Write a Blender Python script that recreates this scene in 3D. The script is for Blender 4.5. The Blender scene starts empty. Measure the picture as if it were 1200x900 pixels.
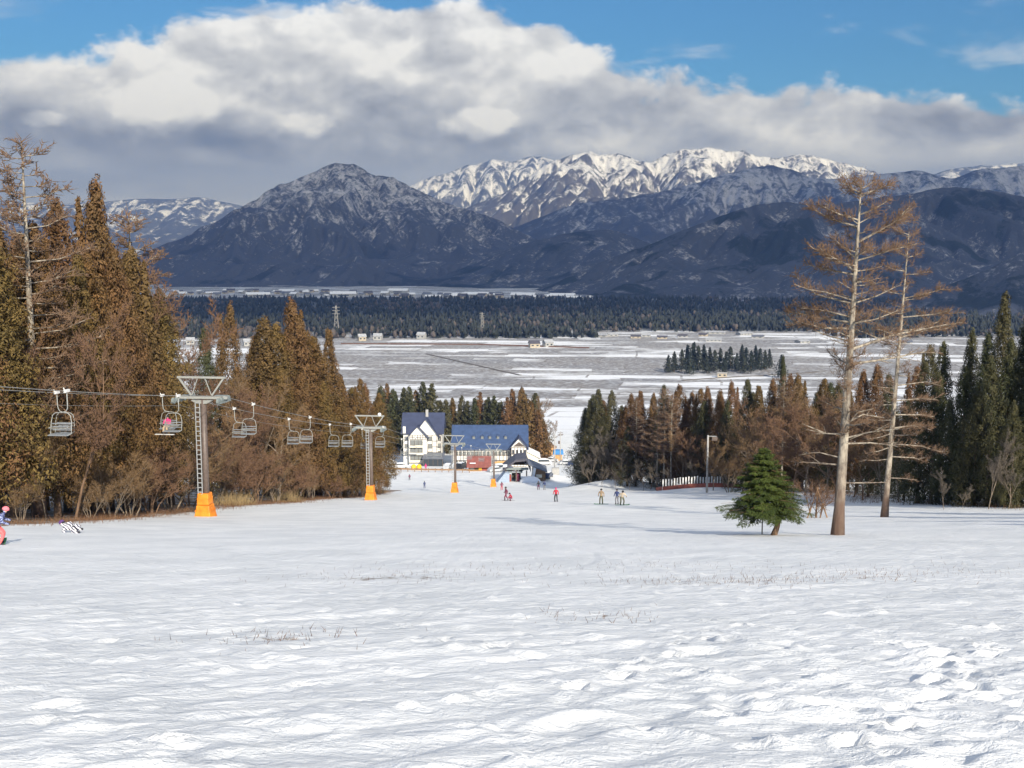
import bpy, bmesh, math, random
import numpy as np
from mathutils import Vector, Matrix, Quaternion

R = math.radians
rnd = random.Random(7)
scene = bpy.context.scene
COL = scene.collection

# ------------------------------------------------------------------ camera
F_PX, CXP, CYP, EYE = 1250.0, 600.0, 450.0, 1.6          # photograph 1200 x 900
PITCH = math.atan(140.0 / F_PX)
cam_d = bpy.data.cameras.new("camera"); cam = bpy.data.objects.new("camera", cam_d); COL.objects.link(cam)
cam_d.sensor_width = 36.0; cam_d.lens = 36.0 * F_PX / 1200.0
cam_d.clip_start = 0.1; cam_d.clip_end = 60000
cam.location = (0, 0, EYE); cam.rotation_euler = (math.pi / 2 - PITCH, 0, 0)
scene.camera = cam
scene.view_settings.view_transform = 'Standard'; scene.view_settings.look = 'None'
scene.view_settings.exposure = 0.47; scene.view_settings.gamma = 1.0
scene.view_settings.use_curve_mapping = False
scene.cycles.use_denoising = True
scene.cycles.max_bounces = 8; scene.cycles.diffuse_bounces = 2; scene.cycles.glossy_bounces = 2
scene.cycles.transparent_max_bounces = 12; scene.cycles.volume_bounces = 0
scene.cycles.use_adaptive_sampling = True; scene.cycles.adaptive_threshold = 0.02

def ratio(y):
    cy = (CYP - y) / F_PX; c, s = math.cos(PITCH), math.sin(PITCH)
    return (-s + cy * c) / (c + cy * s)
def zat(y, Y):                       # height seen at picture row y at distance Y
    return EYE + Y * ratio(y)
def xat(x, y, Y):
    cy = (CYP - y) / F_PX
    return (x - CXP) / F_PX * Y / (math.cos(PITCH) + cy * math.sin(PITCH))

# ------------------------------------------------------------------ sun and sky
SUN_AZ, SUN_EL = R(20), R(28)        # behind the viewer, to the right
sdir = Vector((math.sin(SUN_AZ) * math.cos(SUN_EL), -math.cos(SUN_AZ) * math.cos(SUN_EL), math.sin(SUN_EL)))
sl = bpy.data.lights.new("sun", 'SUN'); so = bpy.data.objects.new("sun", sl); COL.objects.link(so)
sl.energy = 5.0; sl.angle = R(0.53); sl.color = (1.0, 0.93, 0.82)
so.rotation_euler = sdir.to_track_quat('Z', 'Y').to_euler(); so.location = (60, -150, 120)

class NT:
    """small node-tree helper"""
    def __init__(s, tree): s.t = tree; s.n = tree.nodes; s.l = tree.links
    def new(s, kind, **kw):
        n = s.n.new(kind)
        for k, v in kw.items(): setattr(n, k, v)
        return n
    def put(s, sock, val):
        if hasattr(val, 'is_output'): s.l.new(val, sock)
        elif val is not None: sock.default_value = val
    def math(s, op, a, b=None, c=None, clamp=False):
        n = s.new('ShaderNodeMath', operation=op); n.use_clamp = clamp
        for i, v in enumerate((a, b, c)):
            if v is not None: s.put(n.inputs[i], v)
        return n.outputs[0]
    def mix(s, fac, a, b, blend='MIX'):
        n = s.new('ShaderNodeMix', data_type='RGBA', blend_type=blend); n.clamp_factor = True
        s.put(n.inputs[0], fac)
        for i, v in ((6, a), (7, b)):
            if isinstance(v, tuple) and len(v) == 3: v = v + (1,)
            s.put(n.inputs[i], v)
        return n.outputs[2]
    def noise(s, vec, scale, detail=4, rough=0.5, dist=0.0, dim='3D', lac=2.0):
        n = s.new('ShaderNodeTexNoise', noise_dimensions=dim)
        if vec is not None: s.put(n.inputs['Vector'], vec)
        n.inputs['Scale'].default_value = scale; n.inputs['Detail'].default_value = detail
        n.inputs['Roughness'].default_value = rough; n.inputs['Distortion'].default_value = dist
        n.inputs['Lacunarity'].default_value = lac
        return n.outputs[0]
    def rng(s, v, a, b, c=0.0, d=1.0, smooth=True):
        n = s.new('ShaderNodeMapRange'); n.interpolation_type = 'SMOOTHSTEP' if smooth else 'LINEAR'
        s.put(n.inputs[0], v)
        for i, q in enumerate((a, b, c, d)): s.put(n.inputs[i + 1], q)
        return n.outputs[0]
    def vec(s, op, a, b=None, scale=None):
        n = s.new('ShaderNodeVectorMath', operation=op); s.put(n.inputs[0], a)
        if b is not None: s.put(n.inputs[1], b)
        if scale is not None: s.put(n.inputs[3], scale)
        return n.outputs[0] if op not in ('DOT_PRODUCT', 'LENGTH') else n.outputs[1]
    def comb(s, x, y, z):
        n = s.new('ShaderNodeCombineXYZ')
        for i, v in enumerate((x, y, z)): s.put(n.inputs[i], v)
        return n.outputs[0]
    def sep(s, v):
        n = s.new('ShaderNodeSeparateXYZ'); s.put(n.inputs[0], v); return n.outputs
    def curve(s, v, pts):
        n = s.new('ShaderNodeFloatCurve'); c = n.mapping.curves[0]
        n.mapping.use_clip = False
        while len(c.points) < len(pts): c.points.new(0.5, 0.5)
        for p, q in zip(c.points, pts): p.location = q; p.handle_type = 'AUTO_CLAMPED'
        n.mapping.update(); s.put(n.inputs[1], v)
        return n.outputs[0]

def build_world():
    w = bpy.data.worlds.new("World"); scene.world = w; w.use_nodes = True
    t = NT(w.node_tree); t.n.clear()
    sky = t.new('ShaderNodeTexSky', sky_type='NISHITA'); sky.sun_disc = False
    sky.sun_elevation = SUN_EL; sky.sun_rotation = R(180) - SUN_AZ
    sky.altitude = 600; sky.air_density = 1.0; sky.dust_density = 0.3; sky.ozone_density = 3.0
    blue = t.mix(1.0, sky.outputs[0], (0.44, 0.80, 1.05), 'MULTIPLY')
    d = t.new('ShaderNodeTexCoord').outputs['Generated']
    x, y, z = t.sep(d)
    u = t.math('ARCTAN2', x, y)                                   # azimuth, 0 = straight ahead
    hor = t.math('SQRT', t.math('ADD', t.math('MULTIPLY', x, x), t.math('MULTIPLY', y, y)))
    v = t.math('DIVIDE', z, t.math('MAXIMUM', hor, 0.02))         # tangent of elevation
    # cloud bank: its upper edge over azimuth
    def B(px, py): return (math.atan((px - 600) / F_PX) + 0.6) / 1.2, (310 - py) / F_PX * 2.5
    edge_pts = [(0.0, 0.40)] + [B(*p) for p in ((0, 88), (90, 80), (160, 58), (220, 36), (300, 14), (380, 0), (460, -8), (530, -6), (600, 6), (650, 26),
                (690, 52), (760, 78), (850, 92), (950, 100), (1040, 108), (1120, 122), (1200, 136))] + [(1.0, 0.34)]
    un = t.math('DIVIDE', t.math('ADD', u, 0.6), 1.2, clamp=True)
    edge = t.math('SUBTRACT', t.math('MULTIPLY', t.curve(un, edge_pts), 0.4), 0.010)
    p = t.comb(u, t.math('MULTIPLY', v, 1.5), 0.37)
    big = t.noise(p, 7.0, 3, 0.5)
    puff = t.noise(p, 16.0, 9, 0.55, 0.15)
    lit = t.noise(t.vec('ADD', p, (0.006, 0.016, 0.0)), 16.0, 9, 0.55, 0.15)
    dens = t.math('SUBTRACT', edge, v)
    dens = t.math('ADD', dens, t.math('MULTIPLY', t.math('SUBTRACT', puff, 0.5), 0.085))
    dens = t.math('ADD', dens, t.math('MULTIPLY', t.math('SUBTRACT', big, 0.5), 0.02))
    cover = t.rng(dens, -0.001, 0.013)
    # small loose clouds above the bank on the right
    wisp_n = t.noise(t.comb(t.math('MULTIPLY', u, 0.8), t.math('MULTIPLY', v, 2.2), 1.7), 9.0, 6, 0.55, 0.3)
    band = t.math('MULTIPLY', t.rng(dens, -0.085, -0.012), 1.0)
    wisp = t.math('MULTIPLY', t.rng(wisp_n, 0.53, 0.70), t.math('MULTIPLY', band, 0.8))
    # relief of the puffs, lit from above
    bil = t.noise(p, 8.5, 7, 0.48, 0.2); bil2 = t.noise(t.vec('ADD', p, (0.010, 0.030, 0.0)), 8.5, 7, 0.48, 0.2)
    relief = t.math('ADD', t.math('MULTIPLY', t.math('SUBTRACT', bil, bil2), 2.1), t.math('MULTIPLY', t.math('SUBTRACT', puff, lit), 0.9))
    depth = t.rng(dens, 0.0, 0.15)                                # 0 at the upper edge, 1 deep inside
    base = t.math('MULTIPLY', t.rng(v, 0.185, 0.115), t.rng(u, 0.16, -0.12, 0.55, 1.0))
    tone = t.math('SUBTRACT', t.math('SUBTRACT', 0.93, t.math('MULTIPLY', depth, 0.16)), t.math('MULTIPLY', base, 0.40))
    pl = t.comb(u, t.math('MULTIPLY', v, 2.6), 3.1)
    blotch = t.noise(pl, 4.2, 6, 0.5, 0.5)
    tone = t.math('ADD', tone, t.math('MULTIPLY', t.math('SUBTRACT', blotch, 0.5), t.math('ADD', 0.25, t.math('MULTIPLY', depth, 0.45))))
    right = t.rng(u, -0.10, 0.25)
    tone = t.math('ADD', tone, t.math('MULTIPLY', right, 0.10))
    tone = t.math('ADD', tone, relief)
    low = t.rng(v, 0.115, 0.075)                                   # soft grey layer under the bank
    strat = t.noise(t.comb(u, t.math('MULTIPLY', v, 5.0), 8.0), 5.0, 4, 0.5)
    ltone = t.math('ADD', 0.45, t.math('MULTIPLY', t.math('SUBTRACT', strat, 0.45), 1.0))
    tone = t.math('ADD', t.math('MULTIPLY', tone, t.math('SUBTRACT', 1.0, low)), t.math('MULTIPLY', ltone, low))
    for (qx, qy, sx, sy) in ((205, 138, 58, 34), (362, 152, 36, 18), (560, 150, 50, 18), (60, 158, 26, 10)):
        du = t.math('DIVIDE', t.math('SUBTRACT', u, math.atan((qx - 600) / F_PX)), sx / F_PX); dv = t.math('DIVIDE', t.math('SUBTRACT', v, (310 - qy) / F_PX), sy / F_PX)
        g = t.math('SUBTRACT', 1.0, t.math('ADD', t.math('MULTIPLY', du, du), t.math('MULTIPLY', dv, dv)))
        g = t.math('ADD', g, t.math('MULTIPLY', t.math('SUBTRACT', puff, 0.5), 3.2))
        tone = t.math('ADD', tone, t.math('MULTIPLY', t.rng(g, -0.1, 0.9), 0.34))
    tone = t.math('MAXIMUM', t.math('MINIMUM', tone, 1.0), 0.0)
    cr = t.new('ShaderNodeValToRGB'); t.put(cr.inputs[0], tone)
    e = cr.color_ramp.elements
    e[0].position = 0.0; e[0].color = (0.20, 0.225, 0.275, 1)
    e[1].position = 1.0; e[1].color = (0.85, 0.88, 0.95, 1)
    for pos, c in ((0.3, (0.305, 0.33, 0.385, 1)), (0.55, (0.44, 0.475, 0.55, 1)), (0.8, (0.63, 0.665, 0.74, 1))):
        q = e.new(pos); q.color = c
    bg_sky = t.new('ShaderNodeBackground'); t.put(bg_sky.inputs[0], blue); bg_sky.inputs[1].default_value = 0.09
    bg_cl = t.new('ShaderNodeBackground'); t.put(bg_cl.inputs[0], cr.outputs[0]); bg_cl.inputs[1].default_value = 0.98
    cov = t.math('MAXIMUM', cover, wisp)
    ms = t.new('ShaderNodeMixShader'); t.put(ms.inputs[0], cov)
    t.l.new(bg_sky.outputs[0], ms.inputs[1]); t.l.new(bg_cl.outputs[0], ms.inputs[2])
    out = t.new('ShaderNodeOutputWorld'); t.l.new(ms.outputs[0], out.inputs[0])
    w.cycles.sampling_method = 'MANUAL'; w.cycles.sample_map_resolution = 1024
build_world()

# ------------------------------------------------------------------ numpy noise
_pr = np.random.RandomState(11)
_perm = _pr.permutation(512); _perm = np.concatenate([_perm, _perm, _perm])
_ga = _pr.rand(512) * 2 * np.pi; _gx, _gy = np.cos(_ga), np.sin(_ga)
def perlin(x, y, seed=0):
    x = np.asarray(x, float) + seed * 17.31; y = np.asarray(y, float) - seed * 9.73
    xi = np.floor(x).astype(int); yi = np.floor(y).astype(int); fx = x - xi; fy = y - yi
    def g(ix, iy, dx, dy):
        h = _perm[(_perm[ix & 511] + iy) & 511]
        return _gx[h] * dx + _gy[h] * dy
    u = fx * fx * fx * (fx * (fx * 6 - 15) + 10); v = fy * fy * fy * (fy * (fy * 6 - 15) + 10)
    a = g(xi, yi, fx, fy); b = g(xi + 1, yi, fx - 1, fy); c = g(xi, yi + 1, fx, fy - 1); d = g(xi + 1, yi + 1, fx - 1, fy - 1)
    return ((a + (b - a) * u) + ((c + (d - c) * u) - (a + (b - a) * u)) * v) * 1.5
def fbm(x, y, o=5, seed=0, gain=0.5):
    s = 0; a = 1.0; n = 0
    for i in range(o): s = s + a * perlin(x * 2 ** i, y * 2 ** i, seed + i); n += a; a *= gain
    return s / n
def ridged(x, y, o=5, seed=0, gain=0.5):
    s = 0; a = 1.0; n = 0; w = 1.0
    for i in range(o):
        r = 1 - np.abs(perlin(x * 2 ** i, y * 2 ** i, seed + i)) * 1.25
        r = np.clip(r, 0, 1) ** 2 * w; w = np.clip(r * 1.8, 0, 1)
        s = s + a * r; n += a; a *= gain
    return s / n

# ------------------------------------------------------------------ materials
def mat(name, build=None, col=(0.5, 0.5, 0.5), rough=0.8, metal=0.0, var=0.0, scale=3.0, spec=None):
    m = bpy.data.materials.new(name); m.use_nodes = True; t = NT(m.node_tree)
    b = t.n['Principled BSDF']
    b.inputs['Roughness'].default_value = rough; b.inputs['Metallic'].default_value = metal
    if spec is not None: b.inputs['Specular IOR Level'].default_value = spec
    if build: build(t, b)
    else:
        if var:
            pos = t.new('ShaderNodeTexCoord').outputs['Object']
            n = t.noise(pos, scale, 5, 0.6)
            dark = tuple(c * (1 - var) for c in col); lite = tuple(min(1, c * (1 + var)) for c in col)
            t.put(b.inputs['Base Color'], t.mix(t.rng(n, 0.3, 0.7), dark, lite))
        else: b.inputs['Base Color'].default_value = (*col, 1)
    return m
def bump(t, b, h, strength, dist):
    n = t.new('ShaderNodeBump'); n.inputs['Strength'].default_value = strength; n.inputs['Distance'].default_value = dist
    t.put(n.inputs['Height'], h); t.put(b.inputs['Normal'], n.outputs[0])
def wpos(t): return t.new('ShaderNodeNewGeometry').outputs['Position']
def attr(t, name):
    n = t.new('ShaderNodeAttribute', attribute_name=name); return n.outputs['Fac']
def orand(t): return t.new('ShaderNodeObjectInfo').outputs['Random']

M = {}
def ground_build(t, b):
    p = wpos(t); x, y, z = t.sep(p)
    # clean groomed snow with soft variation, worn icy patches, thawed dirt
    n1 = t.noise(p, 0.35, 5, 0.55); n2 = t.noise(p, 6.0, 4, 0.6)
    snow = t.mix(t.rng(n1, 0.3, 0.7), (0.70, 0.71, 0.705), (0.83, 0.83, 0.815))
    snow = t.mix(t.math('MULTIPLY', t.rng(n2, 0.55, 0.8), 0.35), snow, (0.66, 0.68, 0.70))
    dirt = attr(t, 'dirt')
    dn = t.noise(p, 5.0, 6, 0.7)
    dm = t.rng(t.math('ADD', dirt, t.math('MULTIPLY', t.math('SUBTRACT', dn, 0.5), 1.3)), 0.45, 0.75)
    dm = t.math('MULTIPLY', dm, t.rng(dirt, 0.02, 0.15))
    dcol = t.mix(t.noise(p, 9.0, 3, 0.6), (0.10, 0.065, 0.04), (0.28, 0.21, 0.14))
    near = t.mix(dm, snow, dcol)
    # rice fields of the valley, half thawed
    def rot(ang, sc):
        m = t.new('ShaderNodeMapping'); m.inputs['Rotation'].default_value = (0, 0, R(ang)); m.inputs['Scale'].default_value = (sc, sc, sc)
        warp = t.math('MULTIPLY', t.noise(p, 0.004, 2, 0.5), 1.0)
        t.put(m.inputs[0], t.vec('ADD', p, t.vec('SCALE', t.comb(warp, warp, 0.0), scale=60.0))); return m.outputs[0]
    def brick(ang, w, h, seed):
        n = t.new('ShaderNodeTexBrick'); n.offset = 0.37; n.offset_frequency = 2; n.squash = 1.6; n.squash_frequency = 3
        t.put(n.inputs['Vector'], rot(ang, 1.0))
        n.inputs['Color1'].default_value = (0, 0, 0, 1); n.inputs['Color2'].default_value = (1, 1, 1, 1); n.inputs['Mortar'].default_value = (0.5, 0.5, 0.5, 1)
        n.inputs['Scale'].default_value = 1.0; n.inputs['Brick Width'].default_value = w; n.inputs['Row Height'].default_value = h
        n.inputs['Mortar Size'].default_value = 0.9; n.inputs['Bias'].default_value = seed
        return n.outputs['Color'], n.outputs['Fac']
    c1, f1 = brick(8, 64, 24, -0.05); c2, f2 = brick(8, 250, 62, 0.0)
    val = t.math('ADD', t.math('MULTIPLY', c1, 0.55), t.math('MULTIPLY', c2, 0.45))
    fn = t.noise(t.vec('MULTIPLY', p, (0.35, 1.0, 1.0)), 0.03, 6, 0.65)
    thaw = t.math('ADD', val, t.math('MULTIPLY', t.math('SUBTRACT', fn, 0.5), 2.6))
    nearsnow = t.rng(y, 700, 430, 0.0, 0.5)
    thaw = t.math('SUBTRACT', thaw, nearsnow)
    tm = t.rng(thaw, 0.04, 0.44)
    tcol = t.mix(t.noise(p, 0.02, 5, 0.6), (0.185, 0.19, 0.21), (0.25, 0.21, 0.16))
    tcol = t.mix(t.rng(t.noise(p, 0.25, 4, 0.7), 0.45, 0.7), tcol, (0.55, 0.57, 0.60))
    field = t.mix(tm, (0.80, 0.81, 0.83), tcol)
    bund = t.math('MULTIPLY', f1, t.rng(t.noise(p, 0.05, 3, 0.6), 0.42, 0.6))
    field = t.mix(t.math('MULTIPLY', bund, 0.75), field, (0.16, 0.13, 0.10))
    isf = t.rng(y, 400, 470)
    colr = t.mix(isf, near, field)
    # floor of the far woods
    wood = t.math('MULTIPLY', t.rng(t.math('ADD', y, t.math('MULTIPLY', t.noise(p, 0.004, 3, 0.5), 160.0)), t.math('ADD', 1160, t.rng(t.math('ABSOLUTE', t.math('SUBTRACT', x, 220.0)), 165, 135, 0.0, 130.0)), 1420), t.rng(y, 2500, 2350))
    colr = t.mix(wood, colr, (0.05, 0.05, 0.045))
    t.put(b.inputs['Base Color'], colr)
    b.inputs['Roughness'].default_value = 0.62; b.inputs['Specular IOR Level'].default_value = 0.25
    st = t.new('ShaderNodeMapping'); st.inputs['Rotation'].default_value = (0, 0, R(-28)); st.inputs['Scale'].default_value = (0.8, 1.35, 1)
    t.put(st.inputs[0], p)
    h = t.math('ADD', t.noise(st.outputs[0], 2.2, 7, 0.66, 0.4), t.math('MULTIPLY', t.noise(p, 22.0, 4, 0.65), 0.18))
    h = t.math('ADD', h, t.math('MULTIPLY', t.noise(t.vec('MULTIPLY', p, (1, 0.6, 1)), 0.6, 5, 0.6), 0.6))
    bump(t, b, h, 0.85, 0.10)
M['snow'] = mat('snow_ground', ground_build)

def foliage(c_dark, c_a, c_b, name, trans=0.0):
    def f(t, b):
        r = orand(t); tint = attr(t, 'tint')
        n = t.noise(wpos(t), 0.35, 3, 0.6)
        k = t.math('ADD', t.math('MULTIPLY', r, 0.65), t.math('MULTIPLY', n, 0.7))
        c = t.mix(t.rng(k, 0.25, 1.0), c_a, c_b)
        c = t.mix(t.math('MULTIPLY', tint, 0.62), c, c_dark)
        t.put(b.inputs['Base Color'], c)
        b.inputs['Roughness'].default_value = 0.75; b.inputs['Specular IOR Level'].default_value = 0.15
    return mat(name, f)
M['cedar_rust'] = foliage((0.044, 0.033, 0.015), (0.152, 0.098, 0.036), (0.178, 0.092, 0.042), 'cedar_foliage_bronze')
M['cedar_olive'] = foliage((0.034, 0.031, 0.014), (0.158, 0.108, 0.035), (0.185, 0.10, 0.038), 'cedar_foliage_olive')
M['cedar_green'] = foliage((0.022, 0.03, 0.016), (0.065, 0.072, 0.032), (0.10, 0.085, 0.04), 'cedar_foliage_green')
M['cedar_dark'] = foliage((0.016, 0.022, 0.018), (0.035, 0.045, 0.034), (0.055, 0.06, 0.04), 'conifer_foliage_dark')
M['fir'] = foliage((0.014, 0.028, 0.012), (0.048, 0.078, 0.016), (0.078, 0.10, 0.022), 'fir_needles')
M['far_tree'] = foliage((0.024, 0.029, 0.026), (0.040, 0.046, 0.040), (0.06, 0.06, 0.05), 'far_wood')
M['far_bare'] = foliage((0.045, 0.042, 0.04), (0.075, 0.066, 0.06), (0.10, 0.082, 0.07), 'far_bare_wood')
def twig(name, a, bcol):
    def f(t, b):
        c = t.mix(t.math('MULTIPLY', t.math('ADD', orand(t), attr(t, 'tint')), 0.5), a, bcol)
        t.put(b.inputs['Base Color'], c); b.inputs['Roughness'].default_value = 0.8; b.inputs['Specular IOR Level'].default_value = 0.2
    return mat(name, f)
M['twig_rust'] = twig('larch_twigs', (0.14, 0.088, 0.054), (0.21, 0.132, 0.083))
M['twig_red'] = twig('red_twigs', (0.125, 0.073, 0.044), (0.195, 0.11, 0.064))
M['twig_brown'] = twig('brown_twigs', (0.14, 0.09, 0.045), (0.25, 0.155, 0.08))
M['twig_grey'] = twig('grey_twigs', (0.10, 0.085, 0.07), (0.18, 0.15, 0.12))
M['straw'] = twig('dry_straw', (0.30, 0.21, 0.10), (0.42, 0.32, 0.17))
M['litter'] = twig('dead_undergrowth', (0.12, 0.06, 0.035), (0.22, 0.12, 0.06))
def bark(name, a, c, vs=6.0, base=None):
    def f(t, b):
        p = t.new('ShaderNodeTexCoord').outputs['Object']
        n = t.noise(t.vec('MULTIPLY', p, (1, 1, 0.35)), vs, 6, 0.65)
        col = t.mix(t.rng(n, 0.35, 0.65), a, c)
        if base:
            z = t.sep(p)[2]; n2 = t.noise(p, 1.2, 4, 0.6)
            col = t.mix(t.rng(t.math('ADD', z, t.math('MULTIPLY', n2, 4.0)), base[1], base[2]), base[0], col)
        t.put(b.inputs['Base Color'], col); b.inputs['Roughness'].default_value = 0.9; bump(t, b, n, 0.8, 0.05)
    return mat(name, f)
M['bark_cedar'] = bark('cedar_bark', (0.10, 0.06, 0.04), (0.20, 0.13, 0.085))
M['bark_pale'] = bark('larch_bark', (0.11, 0.088, 0.068), (0.38, 0.33, 0.255), 4.5, ((0.115, 0.066, 0.045), 1.4, 6.0))
M['bark_grey'] = bark('grey_bark', (0.13, 0.10, 0.07), (0.27, 0.21, 0.15))
M['bark_brown'] = bark('brown_bark', (0.12, 0.07, 0.04), (0.22, 0.135, 0.08))

M['steel'] = mat('galvanised_steel', col=(0.42, 0.435, 0.44), rough=0.45, metal=0.35, var=0.12, scale=6)
M['steel_dark'] = mat('brown_painted_steel', col=(0.115, 0.085, 0.07), rough=0.5, var=0.2, scale=4)
M['white_steel'] = mat('cream_painted_steel', col=(0.29, 0.295, 0.275), rough=0.5, var=0.12, scale=8)
M['sheave'] = mat('pale_green_steel', col=(0.20, 0.23, 0.225), rough=0.5, var=0.15, scale=8)
M['rubber'] = mat('black_rubber', col=(0.02, 0.02, 0.02), rough=0.7)
M['rope'] = mat('wire_rope', col=(0.23, 0.22, 0.20), rough=0.6, var=0.1)
def orange_build(t, b):
    p = t.new('ShaderNodeTexCoord').outputs['Object']
    c = t.mix(t.rng(t.noise(p, 2.0, 5, 0.6), 0.3, 0.7), (0.62, 0.17, 0.008), (0.80, 0.27, 0.015))
    c = t.mix(t.math('MULTIPLY', t.rng(t.noise(t.vec('MULTIPLY', p, (3, 3, 0.7)), 3.0, 6, 0.7), 0.55, 0.75), 0.6), c, (0.20, 0.10, 0.04))
    t.put(b.inputs['Base Color'], c); bump(t, b, t.noise(p, 4.0, 4, 0.6), 0.4, 0.05)
M['orange'] = mat('orange_padding', orange_build, rough=0.55)
M['seat_grey'] = mat('grey_seat', col=(0.19, 0.205, 0.22), rough=0.6, var=0.2, scale=6)
M['seat_slate'] = mat('dark_seat', col=(0.13, 0.15, 0.15), rough=0.6, var=0.2, scale=6)
M['wall_white'] = mat('white_render', col=(0.74, 0.72, 0.66), rough=0.9, var=0.06, scale=0.8)
M['wall_cream'] = mat('cream_render', col=(0.66, 0.61, 0.50), rough=0.9, var=0.07, scale=0.8)
M['timber'] = mat('dark_timber', col=(0.10, 0.075, 0.06), rough=0.8, var=0.3, scale=3)
M['timber_mid'] = mat('brown_timber', col=(0.25, 0.15, 0.08), rough=0.8, var=0.3, scale=3)
M['wood_orange'] = mat('honey_timber', col=(0.50, 0.28, 0.11), rough=0.75, var=0.2, scale=3)
M['red_wall'] = mat('red_boards', col=(0.27, 0.065, 0.045), rough=0.7, var=0.2, scale=2)
M['red_roof'] = mat('red_roofing', col=(0.23, 0.075, 0.06), rough=0.7, var=0.2, scale=1)
def roof_build(c):
    def f(t, b):
        p = t.new('ShaderNodeTexCoord').outputs['Object']
        n = t.noise(p, 0.8, 5, 0.6)
        t.put(b.inputs['Base Color'], t.mix(t.rng(n, 0.3, 0.7), tuple(q * 0.82 for q in c), tuple(q * 1.12 for q in c)))
        b.inputs['Roughness'].default_value = 0.55
    return f
M['roof_blue'] = mat('blue_metal_roofing', roof_build((0.040, 0.072, 0.155)))
M['roof_navy'] = mat('navy_metal_roofing', roof_build((0.04, 0.05, 0.095)))
M['roof_grey'] = mat('grey_metal_roofing', roof_build((0.13, 0.14, 0.17)))
M['roof_snow'] = mat('snow_on_roofs', col=(0.80, 0.81, 0.83), rough=0.7, var=0.05)
M['roof_frost'] = mat('frosted_roofing', col=(0.33, 0.34, 0.36), rough=0.8, var=0.2, scale=0.6)
M['roof_dark'] = mat('dark_roofing', roof_build((0.075, 0.07, 0.085)))
M['house_wall'] = mat('pale_house_wall', col=(0.36, 0.355, 0.34), rough=0.9, var=0.1)
M['house_tan'] = mat('tan_house_wall', col=(0.42, 0.36, 0.27), rough=0.9, var=0.1)
M['glass'] = mat('window_glass', col=(0.035, 0.045, 0.055), rough=0.08, spec=0.6)
M['glass_pale'] = mat('pale_window_glass', col=(0.20, 0.21, 0.20), rough=0.12, spec=0.6)
M['concrete'] = mat('grey_concrete', col=(0.38, 0.37, 0.35), rough=0.9, var=0.12)
M['net_red'] = mat('orange_red_netting', col=(0.30, 0.085, 0.055), rough=0.8, var=0.25, scale=2)
M['picket_white'] = mat('white_pickets', col=(0.68, 0.67, 0.64), rough=0.7, var=0.1)
M['blue_sheet'] = mat('blue_sheet', col=(0.05, 0.22, 0.50), rough=0.5, var=0.1)
M['slide_blue'] = mat('blue_grey_matting', col=(0.30, 0.36, 0.45), rough=0.7, var=0.12)
for n, c in dict(black=(0.015, 0.016, 0.02), white=(0.75, 0.75, 0.76), silver=(0.45, 0.46, 0.48), red=(0.42, 0.03, 0.03), navy=(0.02, 0.035, 0.09), green=(0.03, 0.12, 0.06)).items():
    M['car_' + n] = mat('car_paint_' + n, col=c, rough=0.25, spec=0.6)
def cloth(name, c): M['cloth_' + name] = mat('cloth_' + name, col=c, rough=0.85, var=0.2, scale=14)
for n, c in dict(pink=(0.80, 0.19, 0.22), coral=(0.78, 0.15, 0.15), magenta=(0.55, 0.04, 0.17), red=(0.40, 0.03, 0.05), wine=(0.16, 0.03, 0.06), black=(0.02, 0.02, 0.024),
                 navy=(0.035, 0.05, 0.13), tan=(0.42, 0.30, 0.18), beige=(0.55, 0.45, 0.33), grey=(0.16, 0.16, 0.17), olive=(0.09, 0.09, 0.05), yellow=(0.75, 0.48, 0.03), white=(0.75, 0.75, 0.76), purple=(0.10, 0.04, 0.16)).items(): cloth(n, c)
M['skin'] = mat('skin', col=(0.55, 0.33, 0.24), rough=0.6)
def print_build(a, c, sc, stripes):
    def f(t, b):
        p = t.new('ShaderNodeTexCoord').outputs['Object']
        if stripes:
            w = t.new('ShaderNodeTexWave', wave_type='BANDS', bands_direction='DIAGONAL'); t.put(w.inputs[0], p)
            w.inputs['Scale'].default_value = sc; w.inputs['Distortion'].default_value = 3.5; w.inputs['Detail'].default_value = 1.0
            k = t.rng(w.outputs['Fac'], 0.40, 0.48)
        else: k = t.rng(t.noise(p, sc, 2, 0.5), 0.5, 0.56)
        t.put(b.inputs['Base Color'], t.mix(k, a, c)); b.inputs['Roughness'].default_value = 0.85
    return f
M['cloth_print'] = mat('patterned_jacket', print_build((0.05, 0.06, 0.17), (0.33, 0.38, 0.55), 16, False))
M['cloth_zebra'] = mat('zebra_jacket', print_build((0.03, 0.025, 0.06), (0.78, 0.77, 0.78), 3.4, True))

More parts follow.
